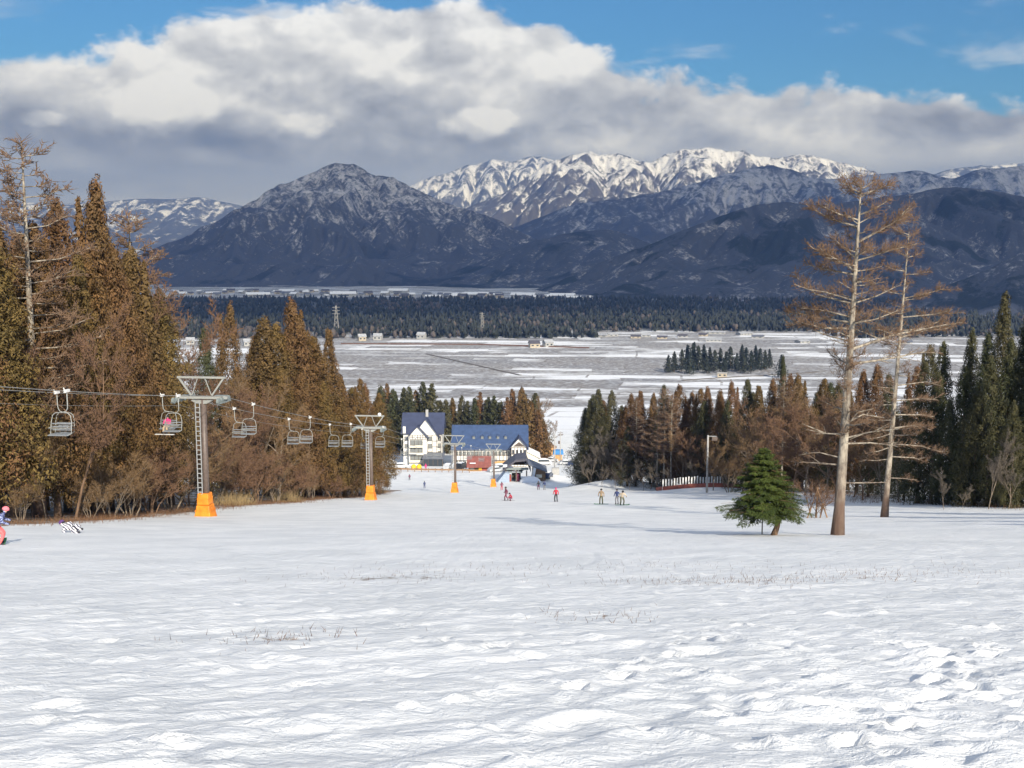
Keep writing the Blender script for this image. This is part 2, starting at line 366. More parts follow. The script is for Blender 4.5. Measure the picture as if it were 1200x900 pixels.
# ------------------------------------------------------------------ mesh helpers
def tag(o, label=None, cat=None, group=None, kind=None):
    for k, v in (('label', label), ('category', cat), ('group', group), ('kind', kind)):
        if v: o[k] = v
    return o
def link(name, me, parent=None, loc=None):
    o = bpy.data.objects.new(name, me); COL.objects.link(o)
    if parent is not None: o.parent = parent
    if loc is not None: o.location = loc
    return o
def thing(name, label, cat, loc=(0, 0, 0), rz=0.0, group=None, scale=None):
    o = bpy.data.objects.new(name, None); COL.objects.link(o); o.location = loc; o.rotation_euler = (0, 0, rz)
    o.empty_display_size = 0.5
    if scale is not None: o.scale = scale
    return tag(o, label, cat, group)
def copy_tree(o, parent=None):
    c = o.copy(); COL.objects.link(c); c.parent = parent
    for ch in list(o.children): copy_tree(ch, c)
    return c
def mesh_np(name, verts, faces, m, smooth=False, tint=None):
    """faces: (n,k) int array"""
    me = bpy.data.meshes.new(name)
    verts = np.asarray(verts, np.float32).reshape(-1, 3); faces = np.asarray(faces, np.int32); n, k = faces.shape
    me.vertices.add(len(verts)); me.vertices.foreach_set('co', verts.ravel())
    me.loops.add(n * k); me.loops.foreach_set('vertex_index', faces.ravel())
    me.polygons.add(n); me.polygons.foreach_set('loop_start', np.arange(0, n * k, k, dtype=np.int32))
    if smooth: me.polygons.foreach_set('use_smooth', np.ones(n, bool))
    if tint is not None:
        a = me.attributes.new('tint', 'FLOAT', 'FACE'); a.data.foreach_set('value', np.asarray(tint, np.float32))
    me.update(calc_edges=True); me.materials.append(m)
    return me

class MB:
    """collects shapes into one mesh"""
    def __init__(s): s.v = []; s.f = []
    def add(s, vs, fs):
        o = len(s.v); s.v += [tuple(p) for p in vs]; s.f += [tuple(i + o for i in f) for f in fs]
    def box(s, c, sz, rz=0.0, bev=0.0):
        hx, hy, hz = sz[0] / 2, sz[1] / 2, sz[2] / 2; ca, sa = math.cos(rz), math.sin(rz)
        def P(x, y, z): return (c[0] + x * ca - y * sa, c[1] + x * sa + y * ca, c[2] + z)
        s.add([P(-hx, -hy, -hz), P(hx, -hy, -hz), P(hx, hy, -hz), P(-hx, hy, -hz), P(-hx, -hy, hz), P(hx, -hy, hz), P(hx, hy, hz), P(-hx, hy, hz)],
              [(0, 3, 2, 1), (4, 5, 6, 7), (0, 1, 5, 4), (1, 2, 6, 5), (2, 3, 7, 6), (3, 0, 4, 7)])
        return s
    def frustum(s, z0, a0, b0, z1, a1, b1, cx=0, cy=0):
        s.add([(cx - a0, cy - b0, z0), (cx + a0, cy - b0, z0), (cx + a0, cy + b0, z0), (cx - a0, cy + b0, z0),
               (cx - a1, cy - b1, z1), (cx + a1, cy - b1, z1), (cx + a1, cy + b1, z1), (cx - a1, cy + b1, z1)],
              [(0, 3, 2, 1), (4, 5, 6, 7), (0, 1, 5, 4), (1, 2, 6, 5), (2, 3, 7, 6), (3, 0, 4, 7)]); return s
    def tube(s, pts, r, n=6, cap=True):
        pts = [Vector(p) for p in pts]
        if not hasattr(r, '__len__'): r = [r] * len(pts)
        o = len(s.v); up = None
        for i, p in enumerate(pts):
            d = (pts[min(i + 1, len(pts) - 1)] - pts[max(i - 1, 0)])
            if d.length < 1e-9: d = Vector((0, 0, 1))
            d.normalize()
            a = up if up is not None else (Vector((1, 0, 0)) if abs(d.x) < 0.8 else Vector((0, 1, 0)))
            a = a - d * a.dot(d)
            if a.length < 1e-6: a = d.orthogonal()
            a.normalize(); up = a; b = d.cross(a)
            for k in range(n):
                t = 2 * math.pi * k / n
                s.v.append(tuple(p + (a * math.cos(t) + b * math.sin(t)) * r[i]))
        for i in range(len(pts) - 1):
            for k in range(n):
                q = (k + 1) % n
                s.f.append((o + i * n + k, o + i * n + q, o + (i + 1) * n + q, o + (i + 1) * n + k))
        if cap:
            s.f.append(tuple(o + k for k in reversed(range(n)))); s.f.append(tuple(o + (len(pts) - 1) * n + k for k in range(n)))
        return s
    def bar(s, a, b, w, h=None):
        """rectangular bar from a to b"""
        a, b = Vector(a), Vector(b); d = (b - a); L = d.length; d.normalize(); h = h or w
        up = Vector((0, 0, 1)) if abs(d.z) < 0.95 else Vector((0, 1, 0))
        sx = d.cross(up).normalized(); sz = sx.cross(d)
        vs = []
        for e in (a, b):
            for i, j in ((-1, -1), (1, -1), (1, 1), (-1, 1)): vs.append(e + sx * (i * w / 2) + sz * (j * h / 2))
        s.add(vs, [(0, 1, 2, 3), (7, 6, 5, 4), (0, 4, 5, 1), (1, 5, 6, 2), (2, 6, 7, 3), (3, 7, 4, 0)]); return s
    def ball(s, c, rx, ry=None, rz=None, nu=10, nv=6, zmin=-1.0):
        ry = ry or rx; rz = rz or rx; vs = []; fs = []
        for j in range(nv + 1):
            ph = -math.pi / 2 + math.pi * j / nv; z = max(math.sin(ph), zmin)
            cr = math.cos(ph)
            for i in range(nu):
                th = 2 * math.pi * i / nu; vs.append((c[0] + rx * cr * math.cos(th), c[1] + ry * cr * math.sin(th), c[2] + rz * z))
        for j in range(nv):
            for i in range(nu):
                q = (i + 1) % nu; fs.append((j * nu + i, j * nu + q, (j + 1) * nu + q, (j + 1) * nu + i))
        s.add(vs, fs); return s
    def prism(s, prof, y0, y1, axis='y'):
        """profile in (x,z) extruded along y"""
        n = len(prof); vs = [(x, y0, z) for x, z in prof] + [(x, y1, z) for x, z in prof]
        fs = [tuple(reversed(range(n))), tuple(range(n, 2 * n))] + [(i, (i + 1) % n, n + (i + 1) % n, n + i) for i in range(n)]
        if axis == 'x': vs = [(y, x, z) for x, y, z in vs]
        s.add(vs, fs); return s
    def mesh(s, name, m, smooth=False, bevel=0.0):
        me = bpy.data.meshes.new(name); me.from_pydata(s.v, [], s.f); me.update()
        bm = bmesh.new(); bm.from_mesh(me); bmesh.ops.recalc_face_normals(bm, faces=bm.faces)
        if bevel: bmesh.ops.bevel(bm, geom=bm.edges[:], offset=bevel, segments=2, affect='EDGES', profile=0.6)
        bm.to_mesh(me); bm.free()
        if smooth: me.polygons.foreach_set('use_smooth', np.ones(len(me.polygons), bool))
        me.materials.append(m); return me
    def obj(s, name, m, parent=None, loc=None, smooth=False, bevel=0.0):
        return link(name, s.mesh(name, m, smooth, bevel), parent, loc)

# ------------------------------------------------------------------ ground
_cp = [(-400, None), (0, None), (41, 634), (80, 607), (124, 588), (187, 577), (236, 571), (252, 566), (290, 551), (318, 545.5), (350, 530), (450, 500), (580, 470), (750, 440), (1080, 400)]
_gy_pts, _gz_pts = [], []
for Yq, yq in _cp:
    _gy_pts.append(Yq)
    _gz_pts.append({-400: 60.0, 0: 0.0}.get(Yq) if yq is None else zat(yq, Yq))
_gz_pts[0] = 88.0
VALLEY = _gz_pts[-1]
_yy = np.arange(-400, 1200.1, 1.0); _zz = np.interp(_yy, _gy_pts, _gz_pts)
_k = np.exp(-np.linspace(-2.2, 2.2, 31) ** 2); _k /= _k.sum()
_zp = np.concatenate([_zz[:1].repeat(15), _zz, _zz[-1:].repeat(15)]); _zs = np.convolve(_zp, _k, 'valid')
_zs = _zs - np.exp(-(_yy / 12.0) ** 2) * np.interp(0, _yy, _zs)
rsn = np.random.RandomState(5)
# scuffs, footprints and lumps of the trodden snow
_lump = []
for i in range(900):
    Y = 4.5 + 26 * rsn.rand() ** 1.3; X = (rsn.rand() - 0.42) * Y * 1.15
    a = R(10 + 45 * rsn.randn()); L = 0.07 + 0.22 * rsn.rand() ** 2; W = 0.05 + 0.08 * rsn.rand()
    h = (0.015 + 0.026 * rsn.rand()) * (1 if rsn.rand() < 0.55 else -1)
    _lump.append((X, Y, a, L, W, h * (1.0 if X > 0.12 * Y else 0.75)))
def footline(x0, y0, dx, dy, n):
    for i in range(n):
        s = 0.13 if i % 2 else -0.13
        _lump.append((x0 + dx * i + s * dy, y0 + dy * i - s * dx, math.atan2(dy, dx), 0.15, 0.075, -0.07))
footline(2.2, 6.4, 0.34, 0.52, 9); footline(0.6, 8.5, 0.30, 0.6, 8); footline(3.6, 7.0, 0.1, 0.6, 7)
TRACKS = [(rsn.uniform(-9, 9), 12.0, rsn.uniform(-1.6, 2.2), rsn.uniform(-0.03, 0.03), rsn.uniform(0.05, 0.10)) for _ in range(30)]
TRACKS = [q for q in TRACKS if abs(q[2]) > 0.75]
def softp(x, w): return np.logaddexp(0, np.asarray(x) / w) * w
def ground_z(X, Y, fine=True):
    X = np.asarray(X, float); Y = np.asarray(Y, float)
    z = np.interp(Y, _yy, _zs)
    side = np.clip((330 - Y) / 90, 0, 1) * np.clip((Y + 60) / 60, 0, 1)
    z = z + side * (0.035 * softp(X - 14, 4) + 0.03 * softp(-X - 20, 4))
    # snow banks ploughed up at the right edge of the piste
    def gau(cx, cy, sx, sy, a): return a * np.exp(-((X - cx) / sx) ** 2 - ((Y - cy) / sy) ** 2)
    z = z + gau(20, 205, 9, 9, 1.9) + gau(30, 163, 10, 6, 0.6) + gau(9, 262, 6, 5, 1.2)
    z = z + side * 0.22 * perlin(X / 21, Y / 26, 3)
    if fine:
        n = np.clip((130 - Y) / 90, 0, 1) * np.clip((60 - np.abs(X)) / 30, 0, 1)
        ca, sa = math.cos(R(32)), math.sin(R(32)); Xa, Ya = X * ca + Y * sa, -X * sa + Y * ca
        z = z + n * (0.036 * fbm(Xa / 2.6, Ya / 1.5, 3, 21) + 0.024 * fbm(Xa / 0.62, Ya / 0.38, 5, 25, 0.6) + 0.02 * np.clip(perlin(Xa / 0.5, Ya / 0.3, 44) - 0.28, 0, 1))
        patch = np.clip(perlin(X / 5.5, Y / 7.5, 31) * 2 + 0.4, 0, 1)
        z = z + n * patch * 0.04 * (np.abs(perlin(X / 0.55, Y / 0.42, 33)) - 0.2)
        for (x0, y0, sl, cv, wd) in TRACKS:
            dxl = (X - x0 - sl * (Y - y0) - cv * (Y - y0) ** 2) / math.sqrt(1 + sl * sl)
            z = z - n * 0.014 * np.exp(-(dxl / wd) ** 2) + n * 0.010 * np.exp(-((dxl - 2.2 * wd) / wd) ** 2)
        rid = np.clip(perlin(X / 7, Y / 9, 37) * 2 + 0.5, 0, 1)
        z = z + n * rid * 0.012 * np.sin(Ya * 7.2 + 2.5 * perlin(X / 2.5, Y / 2.5, 39))
    return z
def gz(X, Y): return float(ground_z(X, Y, False))
def hit(x, y):
    """where the line of sight through picture point meets the ground"""
    lo = 5.0
    prev = lo
    for Y in np.arange(5, 330, 1.0):
        X = xat(x, y, Y)
        if zat(y, Y) < gz(X, Y):
            a, b = prev, Y
            for _ in range(12):
                m = (a + b) / 2
                if zat(y, m) < gz(xat(x, y, m), m): b = m
                else: a = m
            return xat(x, y, b), b, gz(xat(x, y, b), b)
        prev = Y
    return xat(x, y, 300), 300.0, gz(xat(x, y, 300), 300)

def build_ground():
    ys = [-400, -250, -150, -90, -60, -40, -26, -16, -9, -4, -1, 1, 2.2, 3.2]
    y = 4.0
    while y < 320: ys.append(y); y += min(1.3, max(0.05, 0.05 * (y / 8.0) ** 1.65))
    while y < 1200: ys.append(y); y += 6 + (y - 320) * 0.03
    while y < 14500: ys.append(y); y *= 1.12
    xs = [0.0]; x = 0.0
    while x < 45: x += min(0.55, max(0.055, 0.055 * (x / 3.5))); xs.append(x)
    while x < 10000: x *= 1.13; xs.append(x)
    xs = np.array([-q for q in xs[:0:-1]] + xs); ys = np.array(ys)
    X, Y = np.meshgrid(xs, ys); Z = ground_z(X, Y)
    for (lx, ly, a, L, W, h) in _lump:
        i0, i1 = np.searchsorted(ys, [ly - 1.2, ly + 1.2]); j0, j1 = np.searchsorted(xs, [lx - 1.2, lx + 1.2])
        dx = X[i0:i1, j0:j1] - lx; dy = Y[i0:i1, j0:j1] - ly
        p = dx * math.cos(a) + dy * math.sin(a); q = -dx * math.sin(a) + dy * math.cos(a)
        e = (p / L) ** 2 + (q / W) ** 2
        Z[i0:i1, j0:j1] += h * np.exp(-e ** 2)
        if h < 0: Z[i0:i1, j0:j1] += -h * 0.45 * np.exp(-((np.sqrt(e) - 1.5) / 0.45) ** 2)
    ny, nx = X.shape
    idx = np.arange(ny * nx).reshape(ny, nx)
    faces = np.stack([idx[:-1, :-1], idx[:-1, 1:], idx[1:, 1:], idx[1:, :-1]], -1).reshape(-1, 4)
    me = mesh_np('ground', np.stack([X, Y, Z], -1), faces, M['snow'], smooth=True)
    # where the ground shows through: thawed tufts and the litter along the wood's edge
    d = np.zeros_like(X)
    for (px, py, sx, sy, a) in ((330, 748, 0.9, 0.4, 0.52), (700, 722, 1.0, 0.5, 0.50), (450, 678, 3.0, 1.0, 0.54), (1030, 676, 2.2, 0.8, 0.50), (840, 683, 3.0, 1.0, 0.50), (640, 655, 5, 1.5, 0.42), (760, 660, 4, 1.2, 0.42), (930, 668, 4, 1.0, 0.42), (560, 668, 4, 1.0, 0.42)):
        hx, hy, _ = hit(px, py); d = np.maximum(d, a * np.exp(-((X - hx) / sx) ** 2 - ((Y - hy) / sy) ** 2))
    el = left_edge(Y); dl = np.clip((el + 0.8 - X) / 2.0, 0, 1) * (Y > 20) * (Y < 205)
    er = right_edge(Y); dr = np.clip((X - er - 0.5) / 2.5, 0, 1) * (Y > 30) * (Y < 235) * 0.85
    n = fbm(X / 4, Y / 4, 3, 50)
    d = np.maximum(d, np.clip(dl * (0.75 + 0.5 * n), 0, 1)); d = np.maximum(d, np.clip(dr * (0.62 + 0.6 * n), 0, 1))
    a = me.attributes.new('dirt', 'FLOAT', 'POINT'); a.data.foreach_set('value', d.ravel().astype(np.float32))
    o = link('ground', me); tag(o, 'white snow covered ski slope running down into the half thawed valley', 'ground', kind='structure')
# edges of the woods beside the piste
_le = np.array([hit(x, y)[:2] for x, y in ((-140, 622), (0, 617), (100, 613), (180, 606), (250, 598), (330, 591), (400, 584), (450, 578))])
_le = _le[np.argsort(_le[:, 1])]
def left_edge(Y): return np.interp(Y, np.r_[0, _le[:, 1]], np.r_[_le[0, 0] - 8, _le[:, 0]])
def right_edge(Y): return np.interp(Y, [30, 60, 80, 100, 130, 160, 200, 235], [36, 36, 35, 33, 38, 38, 22, 15])
build_ground()

# ------------------------------------------------------------------ mountains
def mountain_mat(name, snow, dark, conif, snow_amt, conif_amt, streak, sc=1.0, hi=None, fl=0.7, midk=2.0, trk=2.6):
    def f(t, b):
        p = wpos(t); nrm = t.new('ShaderNodeNewGeometry').outputs['Normal']
        x, y, z = t.sep(p)
        tr = t.noise(p, 0.045 * sc, 5, 0.8)                       # tree by tree speckle
        mid = t.noise(p, 0.0045 * sc, 5, 0.6, 0.4)
        st = t.noise(t.vec('MULTIPLY', p, (1.0, 1.0, 0.22)), 0.012 * sc, 6, 0.68, 0.5)
        k = t.math('ADD', t.math('MULTIPLY', t.math('SUBTRACT', tr, 0.5), trk), t.math('MULTIPLY', t.math('SUBTRACT', mid, 0.5), midk))
        k = t.math('ADD', k, t.math('MULTIPLY', t.math('SUBTRACT', st, 0.5), streak))
        k = t.math('ADD', k, snow_amt); k = t.math('ADD', k, t.math('MULTIPLY', t.math('SUBTRACT', attr(t, 'flow'), 0.25), fl))
        if hi: k = t.math('ADD', k, t.rng(z, hi[0], hi[1], hi[2], hi[3], False))
        sn = t.rng(k, 0.12, 0.85)
        c = t.mix(sn, dark, snow)
        cm = t.noise(p, 0.0022 * sc, 4, 0.55, 0.8)
        cmk = t.rng(t.math('ADD', cm, t.math('MULTIPLY', t.math('SUBTRACT', tr, 0.5), 0.35)), 0.62 - conif_amt, 0.66 - conif_amt)
        if hi: cmk = t.math('MULTIPLY', cmk, t.rng(z, hi[0] * 0.3 + hi[1] * 0.7, hi[0]))
        c = t.mix(cmk, c, conif)
        t.put(b.inputs['Base Color'], c); b.inputs['Roughness'].default_value = 0.9; b.inputs['Specular IOR Level'].default_value = 0.05
        bump(t, b, t.math('ADD', tr, t.math('MULTIPLY', st, 1.5)), 0.6, 16.0 / sc)
    return mat(name, f)

def erode(Z, dx, dy, foot, relief, ero, seed, steps=46):
    """streams cut their valleys into the slope"""
    ny, nx = Z.shape; n = ny * nx; Z = Z + relief * 0.006 * np.random.RandomState(seed).randn(ny, nx)
    idx = np.arange(n).reshape(ny, nx); A = np.ones(n)
    for it in range(steps):
        Zp_ = np.pad(Z, 1, 'edge'); best = np.zeros((ny, nx)); rec = idx.copy()
        for j in (-1, 0, 1):
            for i in (-1, 0, 1):
                if not (i or j): continue
                s = (Z - Zp_[1 + j:1 + j + ny, 1 + i:1 + i + nx]) / math.hypot(i * dx, j * dy)
                q = np.clip(np.arange(ny) + j, 0, ny - 1)[:, None] * nx + np.clip(np.arange(nx) + i, 0, nx - 1)[None, :]
                k = s > best; best = np.where(k, s, best); rec = np.where(k, q, rec)
        r = rec.ravel(); own = r == np.arange(n)
        for _ in range(26 if it else 60):
            A = 1 + np.bincount(r, np.where(own, 0, A), minlength=n)
        zf = Z.ravel(); drop = zf - zf[r]
        dz = np.minimum(0.55 * drop, ero * relief / steps * 0.16 * (A ** 0.45) * np.minimum(best.ravel(), 1.2))
        Z = (zf - dz).reshape(ny, nx)
        P_ = np.pad(Z, 1, 'edge'); lap = P_[:-2, 1:-1] + P_[2:, 1:-1] + P_[1:-1, :-2] + P_[1:-1, 2:] - 4 * Z
        Z = Z + 0.05 * lap
        pit = own.reshape(ny, nx) & (Z > foot + 1); Z = np.where(pit, Z + 0.3 * np.maximum(lap, 0) , Z)
    fl = np.log(A) / math.log(600.0)
    return Z, np.clip(fl, 0, 1).reshape(ny, nx)

def mountain(name, label, pts, Yc, df, db, m, amp=0.35, seed=0, nx=300, nyf=110, nyb=16, foot=None, k=1.25, wl=0.30, det=1.0, ero=0.30):
    foot = VALLEY - 25 if foot is None else foot
    px = np.array([p[0] for p in pts], float); py = np.array([p[1] for p in pts], float)
    Xp = np.array([xat(a, b_, Yc) for a, b_ in pts]); Zp = np.array([zat(b_, Yc) for b_ in py])
    span = Xp[-1] - Xp[0]
    xs = np.linspace(Xp[0] - 0.02 * span, Xp[-1] + 0.02 * span, nx)
    H = np.interp(xs, Xp, Zp)
    kk = np.exp(-np.linspace(-1.5, 1.5, 5) ** 2); H = np.convolve(np.pad(H, 2, 'edge'), kk / kk.sum(), 'valid')
    rel = np.clip((H - foot) / (Zp.max() - foot), 0, 1)
    H = H + (Zp.max() - foot) * 0.016 * det * rel * (fbm(xs / (df * 0.09), xs * 0 + seed, 4, seed + 60) - 0.15)
    v = np.r_[np.linspace(-1, 0, nyf) , np.linspace(0, 1, nyb)[1:]]
    Xg, V = np.meshgrid(xs, v); Hg = np.tile(H, (len(v), 1))
    wob = df * 0.10 * perlin(Xg / (df * 0.6), V * 0 + 3.3, seed + 5)
    Y = Yc + np.where(V < 0, V * df, V * db) + wob * (1 - np.abs(V))
    p = np.where(V < 0, np.clip(1 + V, 0, 1) ** k, np.clip(1 - V, 0, 1) ** 1.1)
    w = df * wl
    wx = Xg + 0.5 * w * perlin(Xg / w, Y / w, seed + 8); wy = Y + 0.5 * w * perlin(Xg / w + 7.7, Y / w, seed + 9)
    r1 = ridged(wx / w, wy / (w * 2.1), 3, seed, 0.5); r2 = ridged(wx / (w * 0.36), wy / (w * 0.5), 5, seed + 20, 0.55)
    nse = -((1 - r1) * 0.95 + (1 - r2) * 0.42) * 0.85 + 0.22
    env = (4 * p * (1 - p)) ** 0.7
    Z = foot + (Hg - foot) * np.clip(p + amp * 0.55 * nse * env, 0, 1.0) + (Zp.max() - foot) * 0.014 * (r2 - 0.6) * np.clip(p * 6, 0, 1)
    Z, flow = erode(Z, xs[1] - xs[0], df / nyf, foot, (Zp.max() - foot), ero, seed)
    top = ((Z - EYE) / Y).max(0) * Yc + EYE                      # keep the summits at their height after the erosion
    fac = np.clip((np.maximum(H, foot + 4) - foot) / np.maximum(top - foot, 4.0), 0.5, 1.35); kk = np.exp(-np.linspace(-2, 2, 13) ** 2); fac = np.convolve(np.pad(fac, 6, 'edge'), kk / kk.sum(), 'valid')
    Z = foot + (Z - foot) * fac[None, :]
    ny, nx_ = Xg.shape; idx = np.arange(ny * nx_).reshape(ny, nx_)
    faces = np.stack([idx[:-1, :-1], idx[:-1, 1:], idx[1:, 1:], idx[1:, :-1]], -1).reshape(-1, 4)
    me = mesh_np(name, np.stack([Xg, Y, Z], -1), faces, m, smooth=True)
    a = me.attributes.new('flow', 'FLOAT', 'POINT'); a.data.foreach_set('value', flow.ravel().astype(np.float32))
    o = link(name, me)
    tag(o, label, 'mountain', kind='structure'); return o

SNOW = (0.80, 0.81, 0.83)
m_front = mountain_mat('hazed_bare_wood_over_snow', (0.42, 0.42, 0.44), (0.058, 0.066, 0.088), (0.022, 0.03, 0.036), 0.05, 0.06, 1.4, 2.0, None, 0.35, 2.2)  # wood colour pushed to blue, haze painted in on top of the volume
m_left = mountain_mat('hazed_leafless_mountain_wood', (0.58, 0.58, 0.60), (0.070, 0.077, 0.10), (0.028, 0.036, 0.05), 0.16, 0.05, 2.2, 1.5, (-60, 420, -0.34, 0.40), 0.45, 1.6)  # blue of distant haze is mixed into the dark wood tone here too
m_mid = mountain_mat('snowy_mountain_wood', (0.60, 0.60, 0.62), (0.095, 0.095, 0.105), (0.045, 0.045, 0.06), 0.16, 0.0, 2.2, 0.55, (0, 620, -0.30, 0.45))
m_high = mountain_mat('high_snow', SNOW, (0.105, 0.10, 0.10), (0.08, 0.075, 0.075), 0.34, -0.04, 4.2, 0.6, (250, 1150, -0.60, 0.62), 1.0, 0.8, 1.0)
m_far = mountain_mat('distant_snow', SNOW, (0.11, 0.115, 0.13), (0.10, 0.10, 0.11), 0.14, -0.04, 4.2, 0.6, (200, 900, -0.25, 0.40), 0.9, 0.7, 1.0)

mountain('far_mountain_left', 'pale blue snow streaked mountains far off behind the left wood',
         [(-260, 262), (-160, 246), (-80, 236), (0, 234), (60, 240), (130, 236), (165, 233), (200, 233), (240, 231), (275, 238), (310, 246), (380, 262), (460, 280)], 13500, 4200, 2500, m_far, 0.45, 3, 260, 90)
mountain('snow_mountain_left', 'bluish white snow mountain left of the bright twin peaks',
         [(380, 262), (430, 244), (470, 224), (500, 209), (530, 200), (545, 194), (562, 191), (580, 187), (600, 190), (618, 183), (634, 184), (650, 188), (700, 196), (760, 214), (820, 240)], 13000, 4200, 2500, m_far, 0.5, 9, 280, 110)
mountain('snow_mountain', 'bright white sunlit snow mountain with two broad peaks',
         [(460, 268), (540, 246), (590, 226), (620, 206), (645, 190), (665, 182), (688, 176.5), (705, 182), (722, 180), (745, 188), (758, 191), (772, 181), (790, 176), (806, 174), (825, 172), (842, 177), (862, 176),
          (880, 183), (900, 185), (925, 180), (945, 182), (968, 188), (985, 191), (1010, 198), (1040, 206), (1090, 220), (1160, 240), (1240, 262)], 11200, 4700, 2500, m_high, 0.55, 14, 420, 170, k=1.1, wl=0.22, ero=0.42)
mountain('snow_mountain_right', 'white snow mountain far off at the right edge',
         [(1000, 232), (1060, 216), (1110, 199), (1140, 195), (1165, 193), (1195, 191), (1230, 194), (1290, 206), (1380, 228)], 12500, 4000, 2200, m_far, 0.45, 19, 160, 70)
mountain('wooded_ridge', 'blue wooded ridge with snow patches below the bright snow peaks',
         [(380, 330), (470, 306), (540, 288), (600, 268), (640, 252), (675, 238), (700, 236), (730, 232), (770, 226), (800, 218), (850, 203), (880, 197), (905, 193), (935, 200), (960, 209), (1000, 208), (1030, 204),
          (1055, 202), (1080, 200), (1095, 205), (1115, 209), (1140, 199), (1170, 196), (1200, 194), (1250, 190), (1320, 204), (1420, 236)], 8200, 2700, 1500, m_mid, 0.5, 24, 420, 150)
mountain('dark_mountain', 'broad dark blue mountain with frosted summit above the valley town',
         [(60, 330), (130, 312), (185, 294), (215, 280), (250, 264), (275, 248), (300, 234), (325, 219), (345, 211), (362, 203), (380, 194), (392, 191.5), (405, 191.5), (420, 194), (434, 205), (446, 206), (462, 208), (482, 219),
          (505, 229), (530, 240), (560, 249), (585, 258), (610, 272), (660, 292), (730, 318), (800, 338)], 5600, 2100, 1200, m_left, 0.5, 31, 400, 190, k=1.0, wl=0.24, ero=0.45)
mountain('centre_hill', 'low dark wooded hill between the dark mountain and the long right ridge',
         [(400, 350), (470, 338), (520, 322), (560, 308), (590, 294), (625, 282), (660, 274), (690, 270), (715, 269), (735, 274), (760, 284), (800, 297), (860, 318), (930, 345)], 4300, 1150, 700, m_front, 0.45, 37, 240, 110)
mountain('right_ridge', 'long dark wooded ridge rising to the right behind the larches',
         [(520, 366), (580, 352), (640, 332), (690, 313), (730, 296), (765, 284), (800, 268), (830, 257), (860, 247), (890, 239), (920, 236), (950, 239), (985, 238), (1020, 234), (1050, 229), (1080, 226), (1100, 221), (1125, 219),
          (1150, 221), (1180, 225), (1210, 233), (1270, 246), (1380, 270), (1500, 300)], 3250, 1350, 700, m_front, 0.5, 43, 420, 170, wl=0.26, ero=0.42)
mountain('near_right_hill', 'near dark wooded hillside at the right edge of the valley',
         [(760, 398), (830, 391), (890, 383), (950, 377), (1010, 368), (1060, 354), (1100, 338), (1140, 322), (1170, 306), (1200, 292), (1240, 276), (1300, 262), (1380, 262), (1500, 300)], 1800, 560, 400, m_front, 0.4, 49, 260, 110)

# ------------------------------------------------------------------ clouds overhead that shade the valley and the nearer mountains
def cloud_build(t, b):
    t.n.remove(b)
    d = t.new('ShaderNodeBsdfDiffuse'); d.inputs[0].default_value = (0.85, 0.86, 0.88, 1)
    tr = t.new('ShaderNodeBsdfTranslucent'); tr.inputs[0].default_value = (0.9, 0.92, 0.95, 1)
    tp = t.new('ShaderNodeBsdfTransparent')
    m1 = t.new('ShaderNodeMixShader'); m1.inputs[0].default_value = 0.65; t.l.new(d.outputs[0], m1.inputs[1]); t.l.new(tr.outputs[0], m1.inputs[2])
    m2 = t.new('ShaderNodeMixShader'); m2.inputs[0].default_value = 0.48; t.l.new(m1.outputs[0], m2.inputs[1]); t.l.new(tp.outputs[0], m2.inputs[2])
    t.l.new(m2.outputs[0], t.n['Material Output'].inputs[0])
M['cloud'] = mat('cloud', cloud_build)
CLOUD_Z = 2300.0
def cloud(seed, x0, x1, y0, y1):
    nx, ny = 90, 70
    X, Y = np.meshgrid(np.linspace(x0, x1, nx), np.linspace(y0, y1, ny))
    u = (X - x0) / (x1 - x0) * 2 - 1; v = (Y - y0) / (y1 - y0) * 2 - 1
    e = np.clip(1 - np.maximum(np.abs(u), np.abs(v)) ** 4, 0, 1)
    X = X + 350 * perlin(X / 1500, Y / 1500, seed) ; Y = Y + 300 * perlin(X / 1300, Y / 1300, seed + 2)
    n = fbm(X / 900, Y / 900, 5, seed)
    top = CLOUD_Z + e ** 0.5 * (260 + 240 * n); bot = CLOUD_Z - e ** 0.5 * (40 + 50 * n)
    idx = np.arange(ny * nx).reshape(ny, nx)
    f = np.stack([idx[:-1, :-1], idx[:-1, 1:], idx[1:, 1:], idx[1:, :-1]], -1).reshape(-1, 4)
    V = np.concatenate([np.stack([X, Y, top], -1).reshape(-1, 3), np.stack([X, Y, bot], -1).reshape(-1, 3)])
    o = link('cloud', mesh_np('cloud', V, np.concatenate([f, f[:, ::-1] + ny * nx]), M['cloud'], True))
    tag(o, 'grey cloud high above the valley, over the top of the picture', 'cloud', kind='structure')
shift = (CLOUD_Z - 0) / math.tan(SUN_EL)
cloud(4, -4600 + shift * math.sin(SUN_AZ), 4600 + shift * math.sin(SUN_AZ), 1300 - shift * math.cos(SUN_AZ), 9800 - shift * math.cos(SUN_AZ))

# ------------------------------------------------------------------ haze
def haze_build(t, b):
    t.n.remove(b)
    v = t.new('ShaderNodeVolumePrincipled'); v.inputs['Color'].default_value = (0.22, 0.42, 1.0, 1); v.inputs['Absorption Color'].default_value = (0.3, 0.3, 0.3, 1)
    v.inputs['Density'].default_value = 9.0e-5; v.inputs['Anisotropy'].default_value = 0.0
    t.l.new(v.outputs[0], t.n['Material Output'].inputs['Volume'])
M['haze'] = mat('haze', haze_build)
hz = MB().box((0, 7900, 640), (25000, 17400, 1538)).obj('haze', M['haze'])
tag(hz, 'thin blue air between the slope and the far mountains', 'haze', kind='stuff')

